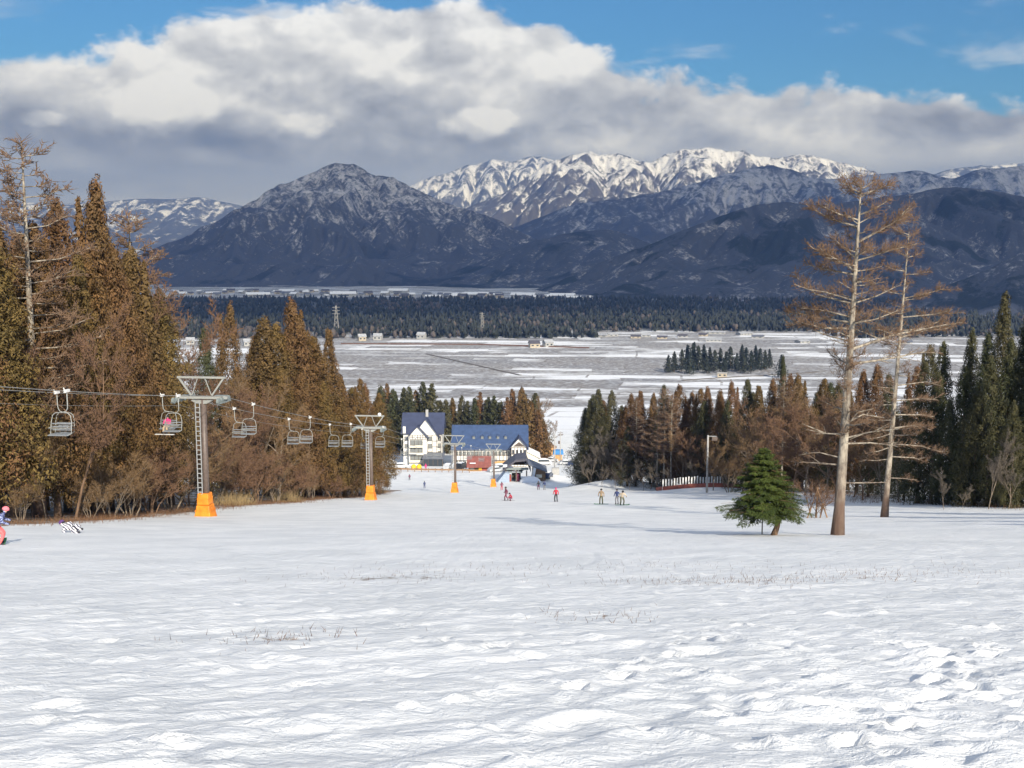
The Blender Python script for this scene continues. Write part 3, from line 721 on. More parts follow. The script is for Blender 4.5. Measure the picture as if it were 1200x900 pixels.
# ------------------------------------------------------------------ tree builders (prototypes stay unlinked, trees are copies that share their meshes)
def leaf_cards(P, N, L, W, droop, rs):
    """diamond leaves at P facing N"""
    n = len(P)
    N = N / (np.linalg.norm(N, axis=1, keepdims=True) + 1e-9)
    d = rs.randn(n, 3); d[:, 2] -= droop; d -= N * (d * N).sum(1, keepdims=True); d /= np.linalg.norm(d, axis=1, keepdims=True) + 1e-9
    s = np.cross(N, d); L = L[:, None]; W = W[:, None]
    V = np.stack([P - d * L * 0.5, P + s * W * 0.5 + N * W * 0.15, P + d * L * 0.5, P - s * W * 0.5 + N * W * 0.15], 1).reshape(-1, 3)
    return V, np.arange(4 * n).reshape(n, 4)
def cedar_mesh(seed, H=20.0, Rm=3.6, nb=300, lpb=62, leaf=0.23, base=0.12, shape=0.8, inner=1100):
    rs = np.random.RandomState(seed); PP = []; NN = []; TT = []; LL = []
    lean = rs.randn(2) * 0.02
    lob = rs.rand(6) * 6.28
    for i in range(nb):
        t = (i + rs.rand()) / nb
        t = t ** 0.93; h = H * (base + (1 - base) * t)
        env = Rm * ((1 - t) ** shape) * (0.62 + 0.38 * min(1, t * 5)) + 0.12
        a = i * 2.39996 + rs.rand() * 0.9
        env *= 1 + 0.20 * math.sin(a * 2 + lob[0] + t * 5) + 0.16 * math.sin(t * 34 + lob[1] + a)
        r = env * (0.62 + 0.46 * rs.rand())
        c = np.array([r * math.cos(a) + lean[0] * h, r * math.sin(a) + lean[1] * h, h - 0.25 * r + rs.randn() * 0.2])
        size = (0.26 + 0.46 * env / Rm) * (0.75 + 0.6 * rs.rand())
        n = int(lpb * (0.35 + size * 1.1))
        d = rs.randn(n, 3); d /= np.linalg.norm(d, axis=1, keepdims=True)
        rad = size * (0.55 + 0.5 * rs.rand(n, 1))
        q = d * rad * np.array([0.9, 0.9, 1.55]) ; q[:, 2] -= 0.25 * size
        PP.append(c + q); out = np.array([math.cos(a), math.sin(a), 0.35])
        NN.append(d * 0.9 + out * 0.5 + rs.randn(n, 3) * 0.35)
        ct = rs.rand()
        TT.append(np.clip(1.1 * ct - 0.1 + 0.10 * rs.randn(n), 0, 1))
        LL.append(np.full(n, leaf) * (0.7 + 0.7 * rs.rand(n)))
    t = rs.rand(inner); h = H * (base + 0.02 + (0.93 - base) * t); env = Rm * (1 - t) ** shape * 0.55; a = rs.rand(inner) * 6.283; r = env * np.sqrt(rs.rand(inner))
    PP.append(np.stack([r * np.cos(a), r * np.sin(a), h], 1)); NN.append(np.stack([np.cos(a), np.sin(a), 0.3 + 0 * a], 1) + 0.5 * rs.randn(inner, 3)); TT.append(rs.rand(inner)); LL.append(np.full(inner, leaf * 2.1))
    P = np.concatenate(PP); N = np.concatenate(NN); T = np.concatenate(TT); L = np.concatenate(LL)
    V, Fq = leaf_cards(P, N, L, L * 0.36, 1.6, rs)
    return V, Fq, T
def trunk_mesh(name, H, r0, m, seed=0, bend=0.0, n=8, top=0.98, lean=(0, 0)):
    rs = random.Random(seed); pts = []; rr = []
    for i in range(10):
        t = i / 9 * top; k = (1 - t)
        pts.append((lean[0] * t * H + bend * math.sin(t * 3) + rs.uniform(-1, 1) * 0.02 * H * bend, lean[1] * t * H, -0.5 + t * (H + 0.5)))
        rr.append(r0 * (k ** 0.85) * (1.0 + 0.42 * max(0, 1 - t * 22)) + 0.012)
    b = MB(); b.tube(pts, rr, n); return b.mesh(name, m, smooth=True)
def spikes(A, B, r, rs):
    """thin three sided twigs from A to B"""
    A = np.asarray(A, float); B = np.asarray(B, float); n = len(A); d = B - A; d = d / (np.linalg.norm(d, axis=1, keepdims=True) + 1e-9)
    a = rs.randn(n, 3); a -= d * (a * d).sum(1, keepdims=True); a /= np.linalg.norm(a, axis=1, keepdims=True) + 1e-9; b = np.cross(d, a)
    r = np.broadcast_to(np.asarray(r, float), (n,))[:, None]
    V = np.stack([A + a * r, A + (-0.5 * a + 0.866 * b) * r, A + (-0.5 * a - 0.866 * b) * r, B], 1).reshape(-1, 3)
    o = np.arange(n)[:, None] * 4
    Fq = np.concatenate([o + np.array([[0, 1, 3]]), o + np.array([[1, 2, 3]]), o + np.array([[2, 0, 3]])], 0)
    return V, Fq
def twig_mesh(name, A, B, r, m, seed):
    rs = np.random.RandomState(seed); V, Fq = spikes(A, B, r, rs); n = len(A)
    return mesh_np(name, V, Fq, m, tint=np.tile(rs.rand(n), 3))
def limb_twigs(pts, rs, dens, ln, A, B, start=0.25, up=0.25, side=1.0):
    """side twigs and their twiglets along a limb polyline"""
    pts = [np.array(p, float) for p in pts]
    seg = [np.linalg.norm(pts[i + 1] - pts[i]) for i in range(len(pts) - 1)]; tot = sum(seg)
    for k in range(int(tot * dens)):
        t = start + (1 - start) * rs.rand(); s = t * tot; i = 0
        while i < len(seg) - 1 and s > seg[i]: s -= seg[i]; i += 1
        p = pts[i] + (pts[i + 1] - pts[i]) * (s / seg[i]); d = (pts[i + 1] - pts[i]) / seg[i]
        l = ln * (0.5 + 0.9 * rs.rand()) * (1.05 - 0.45 * t)
        q = rs.randn(3) * side; q -= d * q.dot(d); q = q / (np.linalg.norm(q) + 1e-9)
        v = d * 0.75 + q * 0.8 + np.array([0, 0, up]); v /= np.linalg.norm(v); e = p + v * l
        A.append(p); B.append(e)
        for j in range(3 + int(rs.rand() * 3)):
            u = 0.2 + 0.75 * rs.rand(); pp = p + v * l * u; w = v * 0.7 + rs.randn(3) * 0.55 + np.array([0, 0, up]); w /= np.linalg.norm(w)
            A.append(pp); B.append(pp + w * l * (0.25 + 0.4 * rs.rand()))
def larch_parts(seed, H=18.0, nl=58, base=0.22, Rm=2.6, dens=9.0, ln=0.55, r0=0.24, tw=0.011, bark='bark_pale', twm='twig_rust', limbs=None, lean=(0, 0)):
    rs = np.random.RandomState(seed); tr = trunk_mesh('trunk', H, r0, M[bark], seed, 0.0, 10, 0.99, lean)
    lb = MB(); A = []; B = []
    if limbs is None:
        limbs = []
        for i in range(nl):
            t = (i + rs.rand()) / nl; h = H * (base + (0.985 - base) * t); a = i * 2.4 + rs.rand(); l = Rm * ((1 - t) ** 0.6 * 0.9 + 0.10) * (0.45 + 0.75 * rs.rand()) * min(1.0, 0.6 + t * 2)
            up = 0.05 + 0.35 * t + 0.12 * rs.randn()
            d = np.array([math.cos(a), math.sin(a), 0]); p0 = np.array([lean[0] * h, lean[1] * h, h])
            limbs.append((p0, p0 + d * l * 0.5 + np.array([0, 0, up * l * 0.35 - 0.05 * l]), p0 + d * l + np.array([rs.randn() * 0.1, rs.randn() * 0.1, up * l]), 1.0))
    for lm in limbs:
        p0, p1, p2, f = lm; L = np.linalg.norm(p2 - p0); r = 0.018 + 0.011 * L
        lb.tube([p0, p0 * 0.5 + p1 * 0.5, p1, p1 * 0.5 + p2 * 0.5, p2], [r, r * 0.85, r * 0.7, r * 0.5, r * 0.25], 5, cap=False)
        if f > 0:
            limb_twigs([p0, p1, p2], rs, dens * f, ln, A, B)
            for j in range(int(L * 1.6)):                    # secondary limbs
                u = 0.3 + 0.65 * rs.rand(); q = p1 + (p2 - p1) * (u * 2 - 1) if u > 0.5 else p0 + (p1 - p0) * u * 2
                dv = (p2 - p0) / (L + 1e-6) * 0.7 + rs.randn(3) * 0.55 * np.array([1, 1, 0.5]); l2 = L * 0.32 * (0.6 + 0.6 * rs.rand()) * (1.1 - 0.4 * u); e = q + dv * l2 + np.array([0, 0, 0.1 * l2])
                lb.tube([q, e], [r * 0.42, r * 0.16], 3, cap=False); limb_twigs([q, e], rs, dens * f, ln * 0.85, A, B, 0.1)
    for k in range(50):
        h = H * (0.93 + 0.07 * rs.rand()); p = np.array([lean[0] * h, lean[1] * h, h]); v = rs.randn(3) * 0.6 + np.array([0, 0, 0.5]); A.append(p); B.append(p + v * ln * (0.4 + 0.8 * rs.rand()))
    return tr, lb.mesh('branches', M[bark], True), twig_mesh('crown', A, B, tw, M[twm], seed)
def bare_parts(seed, H=9.0, stems=1, spread=0.5, tw=0.012, twm='twig_brown', bark='bark_grey', lvl=3, dens=6.0, ln=0.55, r0=0.13, ups=0.35):
    rs = np.random.RandomState(seed); tb = MB(); lb = MB(); A = []; B = []
    def grow(p, d, L, r, depth, mb):
        pts = [p]; q = p.copy(); dd = d.copy()
        for i in range(3):
            dd = dd + rs.randn(3) * 0.13 + np.array([0, 0, 0.05]); dd /= np.linalg.norm(dd); q = q + dd * L / 3; pts.append(q.copy())
        mb.tube(pts, [r, r * 0.85, r * 0.72, r * 0.55], 6 if depth == 0 else 4 if depth == 1 else 3, cap=False)
        if depth >= 2: limb_twigs(pts, rs, dens, ln, A, B, 0.1, ups * 0.6)
        if depth < lvl:
            for j in range(3 if depth else 5):
                u = (0.35 + 0.65 * rs.rand()) if depth else (0.3 + 0.7 * (j + rs.rand()) / 5)
                i = min(2, int(u * 3)); pp = pts[i] + (pts[i + 1] - pts[i]) * (u * 3 - i)
                a = rs.rand() * 6.283; sd = np.array([math.cos(a), math.sin(a), 0.0]); nd = dd * 0.75 + sd * spread * (0.9 + 0.6 * rs.rand()) + np.array([0, 0, ups * 0.5]); nd /= np.linalg.norm(nd)
                grow(pp, nd, L * (0.50 + 0.22 * rs.rand()), r * 0.5, depth + 1, lb)
    for s in range(stems):
        a = s * 2.4 + rs.rand(); k = 0.10 if stems == 1 else 0.42
        d = np.array([math.cos(a) * k, math.sin(a) * k, 1.0]); d /= np.linalg.norm(d)
        grow(np.array([math.cos(a) * 0.12 * (stems > 1), math.sin(a) * 0.12 * (stems > 1), -0.3]), d, H * (0.55 if stems == 1 else 0.45) * (0.8 + 0.3 * rs.rand()), r0 * (1 if stems == 1 else 0.6), 0, tb)
    allz = np.array([p[2] for p in B]).max(); k = H / allz                       # bring to the wanted height
    A = np.array(A) * k; B = np.array(B) * k
    tb.v = [(a * k, b * k, c * k) for a, b, c in tb.v]; lb.v = [(a * k, b * k, c * k) for a, b, c in lb.v]
    return tb.mesh('trunk', M[bark], True), lb.mesh('branches', M[bark], True), twig_mesh('crown', A, B, tw, M[twm], seed)

P = {}
def cedar_proto(key, seed, foliage_key, **kw):
    V, Fq, T = cedar_mesh(seed, **kw); H = kw.get('H', 20.0)
    P[key] = dict(H=H, parts=[('trunk', trunk_mesh('trunk', H * 0.92, 0.23 * H / 20, M['bark_cedar'], seed)), ('crown', mesh_np('crown', V, Fq, M[foliage_key], tint=T))])
for i in range(4): cedar_proto('rust%d' % i, 100 + i, 'cedar_rust', Rm=3.3 + 0.3 * i, shape=0.74 + 0.08 * i)
for i in range(3): cedar_proto('olive%d' % i, 110 + i, 'cedar_olive', Rm=3.5 + 0.4 * i, shape=0.76 + 0.08 * i)
for i in range(3): cedar_proto('green%d' % i, 120 + i, 'cedar_green', Rm=3.4 + 0.4 * i, shape=0.78 + 0.08 * i, base=0.05)
for i in range(3): cedar_proto('farg%d' % i, 130 + i, 'cedar_green', nb=150, lpb=15, leaf=0.60, inner=400, Rm=3.5 + 0.4 * i, shape=0.85, base=0.05)
for i in range(2): cedar_proto('faro%d' % i, 134 + i, 'cedar_rust', nb=150, lpb=15, leaf=0.60, inner=400, Rm=3.8 + 0.4 * i, shape=0.8, base=0.05)
for i in range(3): cedar_proto('fard%d' % i, 140 + i, 'cedar_dark', nb=100, lpb=10, leaf=1.0, inner=300, Rm=4.6 + 0.6 * i, shape=0.8, base=0.03)
for i in range(3):
    t_, b_, c_ = larch_parts(200 + i, nl=70, base=0.24 + 0.08 * i, Rm=3.0 + 0.3 * i, tw=0.02, dens=15.0, r0=0.2)
    P['larch%d' % i] = dict(H=18.0, parts=[('trunk', t_), ('branches', b_), ('crown', c_)])
for i, (st, sp, tm, bk, H) in enumerate(((1, 0.55, 'twig_brown', 'bark_grey', 9.0), (1, 0.7, 'twig_red', 'bark_brown', 9.0), (5, 0.5, 'twig_brown', 'bark_grey', 6.0), (6, 0.6, 'twig_red', 'bark_brown', 6.0), (1, 0.5, 'twig_grey', 'bark_grey', 9.0))):
    t_, b_, c_ = bare_parts(300 + i, H, st, sp, 0.015, tm, bk, 3 if st == 1 else 2, 15.0 if st == 1 else 18.0, 0.5, 0.075)
    P['bare%d' % i] = dict(H=H, parts=[('trunk', t_), ('branches', b_), ('crown', c_)])

WIDEN = dict(rust=0.95, oliv=0.98, gree=1.15, farg=1.4, faro=1.3, fard=1.55)
def plant(kind, name, cat, x, Y, ytop, label, group, wide=1.0, yb=None, dz=0.0, rz=None):
    """a tree of the given kind standing at distance Y under picture column x, its tip at picture row ytop"""
    if yb is not None: X, Y, z = hit(x, yb)
    else: X = xat(x, 560, Y); z = gz(X, Y)
    h = max(1.0, zat(ytop, Y) - z - dz)
    wide *= WIDEN.get(kind[:4], 1.0) * (0.9 + 0.25 * rnd.random())
    pr = P[kind]; s = h / pr['H']
    o = thing(name, label, cat, (X, Y, z + dz), rnd.uniform(0, 6.28) if rz is None else rz, group, (s * wide, s * wide, s))
    for n, me in pr['parts']: link(n, me, o)
    return o
ORD = ['first', 'second', 'third', 'fourth', 'fifth', 'sixth', 'seventh', 'eighth', 'ninth', 'tenth', 'eleventh', 'twelfth', 'thirteenth', 'fourteenth', 'fifteenth', 'sixteenth', 'seventeenth', 'eighteenth', 'nineteenth', 'twentieth']
ORD += ['twenty-' + q for q in ORD[:9]] + ['thirtieth'] + ['thirty-' + q for q in ORD[:9]] + ['fortieth'] + ['forty-' + q for q in ORD[:9]]
def row(items, name, cat, pattern, group, wk=1.0):
    """items: (kind, x, Y, ytop, width[, yb]); labelled in their order from the left of the picture"""
    items = sorted(items, key=lambda q: q[1]); n = len(items)
    for i, it in enumerate(items):
        w = 'leftmost' if i == 0 else 'rightmost' if i == n - 1 else ORD[i] + ' from the left'
        plant(it[0], name, cat, it[1], it[2], it[3], pattern % w, group, it[4] * wk, it[5] if len(it) > 5 else None)

# left wood, front row of bronze cedars
row([('rust0', -38, 60, 236, 1.15), ('olive0', -8, 62, 258, 1.15), ('rust1', 14, 66, 250, 1.0), ('olive1', 38, 70, 320, 1.0), ('rust2', 66, 70, 262, 1.0), ('olive2', 92, 74, 300, 0.95),
     ('olive0', 118, 76, 300, 1.05), ('rust3', 146, 82, 292, 1.0), ('rust1', 178, 88, 292, 1.0), ('olive1', 200, 96, 342, 0.9), ('rust0', 160, 84, 330, 0.95)],
    'cedar_tree', 'cedar', 'tall bronze green cedar in the front row of the left wood, %s', 'cedars at the edge of the left wood', 1.1)
row([('rust2', 0, 76, 262, 1.0), ('rust0', 78, 80, 238, 0.95), ('rust1', 106, 82, 213, 0.85), ('rust3', 129, 84, 231, 0.85), ('rust2', 52, 82, 275, 1.0), ('rust0', 30, 84, 282, 1.0), ('rust3', 152, 96, 300, 1.0), ('olive2', 188, 104, 352, 1.0), ('olive0', -30, 80, 250, 1.1)],
    'cedar_tree', 'cedar', 'dark bronze cedar standing behind the front row of the left wood, %s', 'cedars deeper in the left wood', 1.1)
plant('larch0', 'larch_tree', 'larch', 45, 68, 163, 'tall bare larch with a pale trunk towering over the left wood', None, 1.25)
plant('larch1', 'larch_tree', 'larch', 163, 100, 250, 'slim bare larch rising behind the right end of the left wood', None, 1.2)
plant('bare1', 'bare_tree', 'tree', 196, 100, 302, 'reddish bare tree with pale limbs at the right end of the left wood', None, 0.9)
plant('bare1', 'bare_tree', 'tree', 84, 66, 345, 'rust twigged bare tree among the cedars of the left wood', None, 0.7)
row([('bare1', 232, 112, 432, 1.0), ('bare1', 268, 118, 425, 1.1), ('bare0', 300, 124, 430, 1.0), ('bare1', 216, 104, 400, 1.0), ('bare0', 250, 108, 470, 1.2), ('bare1', 285, 114, 462, 1.2), ('bare0', 322, 122, 470, 1.1), ('bare1', 340, 132, 480, 1.0)],
    'bare_tree', 'tree', 'leafless brown tree between the two left cedar clumps, %s', 'leafless trees behind the lift')
row([('bare2', 22, 60, 555, 0.9), ('bare0', 52, 64, 500, 0.8), ('bare2', 104, 68, 555, 1.0), ('bare2', 128, 72, 530, 1.0), ('bare2', 152, 76, 520, 1.1), ('bare3', 176, 82, 510, 1.1), ('bare2', 200, 88, 505, 1.1), ('bare3', 222, 94, 505, 1.1),
     ('bare2', 250, 99, 515, 1.1), ('bare3', 272, 104, 505, 1.2), ('bare3', 300, 109, 515, 1.1), ('bare2', 322, 114, 525, 1.1), ('bare3', 346, 120, 535, 1.0), ('bare2', 364, 128, 540, 1.0), ('bare3', 388, 136, 548, 1.0), ('bare3', 408, 144, 552, 1.0)],
    'shrub', 'shrub', 'leafless brown shrub along the snow edge of the left wood, %s', 'shrubs along the left wood')
# second clump of cedars further down
row([('olive1', 282, 142, 432, 1.0), ('olive0', 300, 140, 395, 1.1), ('rust0', 318, 138, 374, 1.05), ('olive2', 338, 138, 382, 1.1), ('rust1', 357, 140, 353, 0.85), ('olive0', 374, 142, 396, 1.0), ('rust2', 391, 146, 386, 0.75), ('olive1', 404, 148, 440, 0.95), ('olive2', 418, 152, 446, 0.95),
     ('rust3', 432, 156, 452, 0.9), ('olive0', 444, 162, 462, 0.95), ('rust0', 362, 136, 440, 1.1), ('olive1', 330, 133, 430, 1.1), ('rust2', 398, 142, 466, 1.0), ('olive2', 382, 138, 450, 1.0), ('olive0', 424, 150, 480, 1.0), ('olive1', 310, 146, 405, 1.0), ('rust3', 346, 145, 376, 1.0), ('olive2', 368, 148, 390, 1.0), ('olive0', 412, 158, 455, 1.0), ('rust1', 438, 166, 470, 1.0), ('rust2', 290, 136, 445, 1.0)],
    'cedar_tree', 'cedar', 'bronze cedar in the clump behind the second lift tower, %s', 'cedars behind the second lift tower', 1.38)
row([('rust1', 264, 134, 358, 0.85), ('green0', 247, 132, 386, 0.8)], 'cedar_tree', 'cedar', 'lone pointed cedar between the two left clumps, %s', 'pointed cedars left of the clump')
# cedars behind the hotel
its = []
for i, (x, yt) in enumerate(((446, 452), (456, 450), (464, 456), (474, 455), (482, 452), (490, 458), (498, 448), (506, 450), (524, 468), (532, 466), (540, 464), (548, 470), (556, 468), (563, 460), (571, 466), (579, 464), (587, 470), (595, 466), (602, 456), (609, 454), (616, 462), (624, 470), (632, 480), (638, 492))):
    its.append((('farg0', 'farg1', 'farg2', 'faro0')[(i * 7) % 4] if x < 600 else 'faro%d' % (i % 2), x, 345 + (i * 13) % 17 if x < 612 else 322 + (i * 5) % 9, yt, 0.95))
row(its, 'cedar_tree', 'cedar', 'dark green cedar in the row behind the hotel, %s', 'cedars behind the hotel')
row([(('farg1', 'farg2', 'farg0')[i % 3], 450 + i * 13.5, 372 + (i * 11) % 9, 458 + (i * 5 % 4) * 3 + (8 if 4 < i < 11 else 0), 1.15) for i in range(14)], 'cedar_tree', 'cedar', 'dark cedar in the back row behind the hotel, %s', 'back row of cedars behind the hotel')
row([('bare0', 630, 352, 462, 1.0), ('bare0', 644, 356, 490, 0.9)], 'bare_tree', 'tree', 'brown bare tree right of the hotel cedars, %s', 'bare trees by the hotel')
# wood right of the piste
its = []
for i, (k, x, Y, yt, w) in enumerate((('green0', 684, 222, 478, 1.0), ('green1', 692, 216, 470, 1.0), ('green2', 703, 214, 457, 1.0), ('green0', 714, 212, 459, 1.0), ('rust1', 727, 208, 476, 1.0), ('rust0', 738, 206, 462, 1.0), ('rust2', 751, 204, 458, 1.0), ('green1', 735, 196, 500, 1.15),
        ('rust3', 762, 200, 462, 1.0), ('green2', 776, 192, 452, 0.9), ('rust0', 790, 188, 452, 1.0), ('rust1', 802, 186, 460, 1.0), ('rust2', 814, 182, 456, 1.0), ('green0', 822, 176, 470, 1.1), ('rust3', 830, 178, 455, 1.0), ('rust0', 844, 174, 458, 1.0), ('green1', 852, 166, 470, 1.1),
        ('rust1', 862, 168, 448, 1.0), ('green2', 876, 158, 446, 1.0), ('rust2', 890, 156, 452, 1.0), ('rust3', 905, 150, 446, 1.0), ('rust0', 922, 146, 440, 1.0), ('rust1', 940, 142, 440, 1.0), ('rust2', 958, 138, 444, 1.0), ('green1', 914, 158, 418, 0.55), ('green0', 980, 132, 450, 1.0), ('rust3', 1004, 130, 436, 1.0), ('rust0', 1022, 128, 430, 1.0), ('rust1', 1060, 124, 430, 1.0), ('green2', 1040, 120, 440, 1.0))):
    its.append((k, x, Y, yt, w * (1.18 if k[0] == 'r' else 1.0)))
row(its, 'cedar_tree', 'cedar', 'russet and green cedar in the wood right of the piste, %s', 'cedars right of the piste')
its = []
for i in range(17):
    x = 690 + i * 19; Y = 226 - i * 5.2
    its.append((('green0', 'rust2', 'green1', 'rust3', 'green2')[i % 5], x, Y, 464 - max(0, i - 9) * 2.4 + (i * 7 % 5) * 3, 1.25))
row(its, 'cedar_tree', 'cedar', 'dark cedar in the back row right of the piste, %s', 'back row of cedars right of the piste')
row([('bare4', 690 + i * 16, 200 - i * 4.2, 538 + (i * 5 % 4) * 4, 1.2) for i in range(11)], 'shrub', 'shrub', 'grey brown shrub at the foot of the right wood, %s', 'shrubs right of the piste')
row([('larch2', 778, 184, 455, 1.0), ('larch2', 786, 182, 462, 1.0), ('larch1', 770, 186, 468, 1.0), ('larch2', 745, 196, 468, 1.0), ('larch1', 916, 128, 440, 0.9)], 'larch_tree', 'larch', 'slim pale stemmed larch in the wood right of the piste, %s', 'larches right of the piste')
row([('bare4', 704, 204, 500, 1.0), ('bare4', 692, 206, 515, 1.1), ('bare4', 716, 202, 505, 1.0), ('bare0', 870, 140, 490, 1.1), ('bare0', 888, 136, 478, 1.1), ('bare0', 905, 130, 470, 1.1), ('bare1', 930, 122, 462, 1.1), ('bare1', 952, 116, 470, 1.1), ('bare0', 970, 112, 480, 1.1), ('bare1', 1000, 112, 470, 1.0), ('bare0', 836, 156, 510, 1.0), ('bare2', 855, 148, 520, 1.0), ('bare1', 985, 108, 455, 1.1), ('bare0', 944, 126, 450, 1.1), ('bare1', 898, 142, 460, 1.0), ('bare1', 1012, 104, 465, 1.1), ('bare0', 1035, 100, 480, 1.1), ('bare0', 1055, 96, 470, 1.0), ('bare1', 762, 190, 500, 1.0), ('bare4', 730, 196, 520, 1.0), ('bare0', 800, 178, 500, 1.0), ('bare1', 820, 170, 500, 1.0)],
    'bare_tree', 'tree', 'brown leafless tree in front of the cedars right of the piste, %s', 'leafless trees right of the piste')
# dark cedars at the right edge
row([('green0', 1076, 90, 405, 1.0), ('green2', 1092, 88, 440, 1.1), ('green1', 1126, 84, 430, 1.1), ('green0', 1142, 82, 455, 1.2), ('green2', 1206, 78, 430, 1.2), ('green1', 1176, 80, 400, 1.0), ('green0', 1212, 88, 345, 1.0), ('green1', 1100, 90, 402, 0.9), ('green0', 1131, 96, 386, 0.7), ('green2', 1148, 92, 392, 0.9), ('green1', 1168, 98, 344, 0.75), ('green2', 1158, 80, 418, 0.9), ('green0', 1196, 84, 360, 0.95), ('green1', 1222, 80, 330, 1.1), ('green2', 1255, 78, 310, 1.1), ('green2', 1112, 86, 470, 0.9), ('green0', 1186, 76, 470, 1.0), ('green1', 1060, 100, 470, 1.0), ('green2', 1040, 108, 480, 1.0), ('green0', 1018, 112, 490, 1.0)],
    'cedar_tree', 'cedar', 'dark green cedar in the shaded wood at the right edge, %s', 'cedars at the right edge')
row([('bare4', 1108, 76, 545, 0.9), ('bare4', 1160, 75, 500, 0.9), ('bare4', 1184, 74, 525, 0.9), ('bare4', 1130, 76, 565, 1.0)], 'shrub', 'shrub', 'grey leafless bush before the dark cedars at the right edge, %s', 'bushes at the right edge')
for i, (X, Y, h) in enumerate(((44, 62, 17), (47, 54, 17), (33, 22, 10), (34, 28, 11), (36, 36, 12), (38, 44, 12), (52, 40, 16), (56, 48, 19), (58, 60, 18))):   # the wood goes on beside the piste, out of the picture
    o = thing('cedar_tree', 'dark cedar beside the piste beyond the right edge of the picture', 'cedar', (X, Y, gz(X, Y)), i * 1.3, 'cedars beyond the right edge', (h / 20.0,) * 3)
    for n, me in P['green%d' % (i % 3)]['parts']: link(n, me, o)

# the two great larches on the piste
def photo_larch(xb, yb, xt, yt, spec, seed, label, dens, r0, auto=0):
    X, Y, z = hit(xb, yb); H = zat(yt, Y) - z; mpp = Y / F_PX * 1.01
    lean = ((xt - xb) * mpp / H, 0.0); rs = np.random.RandomState(seed); limbs = []
    for (y0, pts, f) in spec:
        h = zat(y0, Y) - z; p0 = np.array([lean[0] * h, 0, h]); L = abs(pts[-1][0] - (xb + (xt - xb) * h / H)) * mpp
        yd = rs.choice([-1, 1]) * (0.15 + 0.45 * rs.rand()) * L
        def Q(px, py, k): return np.array([(px - xb) * mpp, yd * k, zat(py, Y) - z])
        if len(pts) == 1: q = Q(*pts[0], 1.0); mid = p0 * 0.5 + q * 0.5 + np.array([0, 0, -0.04 * L])
        else: mid = Q(*pts[0], 0.55); q = Q(*pts[1], 1.0)
        limbs.append((p0, mid, q, f))
    for i in range(auto):                                    # limbs that point at or away from the viewer, and smaller ones between
        t = 0.28 + 0.70 * (i + rs.rand()) / auto; h = H * t; a = (rs.rand() - 0.5) * 1.6 + (math.pi / 2 if i % 2 else -math.pi / 2); L = (0.5 + 1.7 * (1 - t)) * (0.5 + 0.7 * rs.rand())
        p0 = np.array([lean[0] * h, 0, h]); d = np.array([math.cos(a), math.sin(a), 0.1 + 0.3 * t]); limbs.append((p0, p0 + d * L * 0.5 - np.array([0, 0, 0.05]), p0 + d * L, 0.7))
    t_, b_, c_ = larch_parts(seed, H, limbs=limbs, dens=dens * 3.2, ln=0.48, r0=r0, tw=0.0088, lean=lean)
    o = thing('larch_tree', label, 'larch', (X, Y, z))
    link('trunk', t_, o); link('branches', b_, o); link('crown', c_, o)
    return o
photo_larch(981, 627, 995, 205, [
    (229, [(975, 219)], 1.5), (231, [(1018, 219)], 1.5), (222, [(1008, 212)], 1.4), (220, [(984, 211)], 1.4), (226, [(968, 214)], 1.2), (228, [(1024, 216)], 1.2),
    (258, [(945, 240)], 1.3), (266, [(965, 256), (940, 238)], 1.2), (252, [(1026, 234)], 0.7), (262, [(1010, 250)], 0.9),
    (285, [(1028, 262), (1044, 242)], 0.9), (284, [(1030, 264), (1056, 252)], 1.2), (303, [(968, 280)], 1.3), (296, [(972, 288)], 1.0), (306, [(1025, 294), (1052, 286)], 1.2), (300, [(1012, 290)], 1.1),
    (312, [(960, 305), (932, 288)], 1.2), (322, [(962, 316), (938, 310)], 1.1), (318, [(970, 306), (946, 296)], 0.9), (331, [(1024, 326)], 0.6), (335, [(1020, 330)], 0.5), (318, [(1018, 312)], 1.0),
    (356, [(950, 345), (926, 322)], 0.8), (352, [(955, 342), (930, 338)], 0.9), (356, [(1040, 333)], 0.25), (340, [(972, 330)], 1.0), (346, [(1012, 338)], 0.9),
    (378, [(960, 374), (924, 366)], 1.5), (385, [(955, 384), (922, 376)], 1.5), (372, [(960, 364), (936, 362)], 1.2), (379, [(1015, 374), (1042, 362)], 0.5),
    (400, [(948, 387)], 0.05), (410, [(1045, 394), (1115, 382)], 0.75), (404, [(960, 396)], 0.2), (427, [(1040, 424), (1084, 420)], 0.12), (445, [(1000, 440)], 0.1),
    (509, [(960, 506), (929, 493)], 0.12), (514, [(1010, 504), (1040, 498)], 0.15), (502, [(998, 482), (1014, 477)], 0.2), (497, [(1012, 488), (1042, 494)], 0.25), (537, [(960, 532), (942, 534)], 0.35), (545, [(955, 545), (930, 546)], 0.3), (520, [(1015, 518), (1045, 521)], 0.3), (566, [(1008, 564), (1032, 562)], 0.08)],
    501, 'tall bare larch with pale trunk and rusty twigs standing nearest on the snow', 8.5, 0.215, 46)
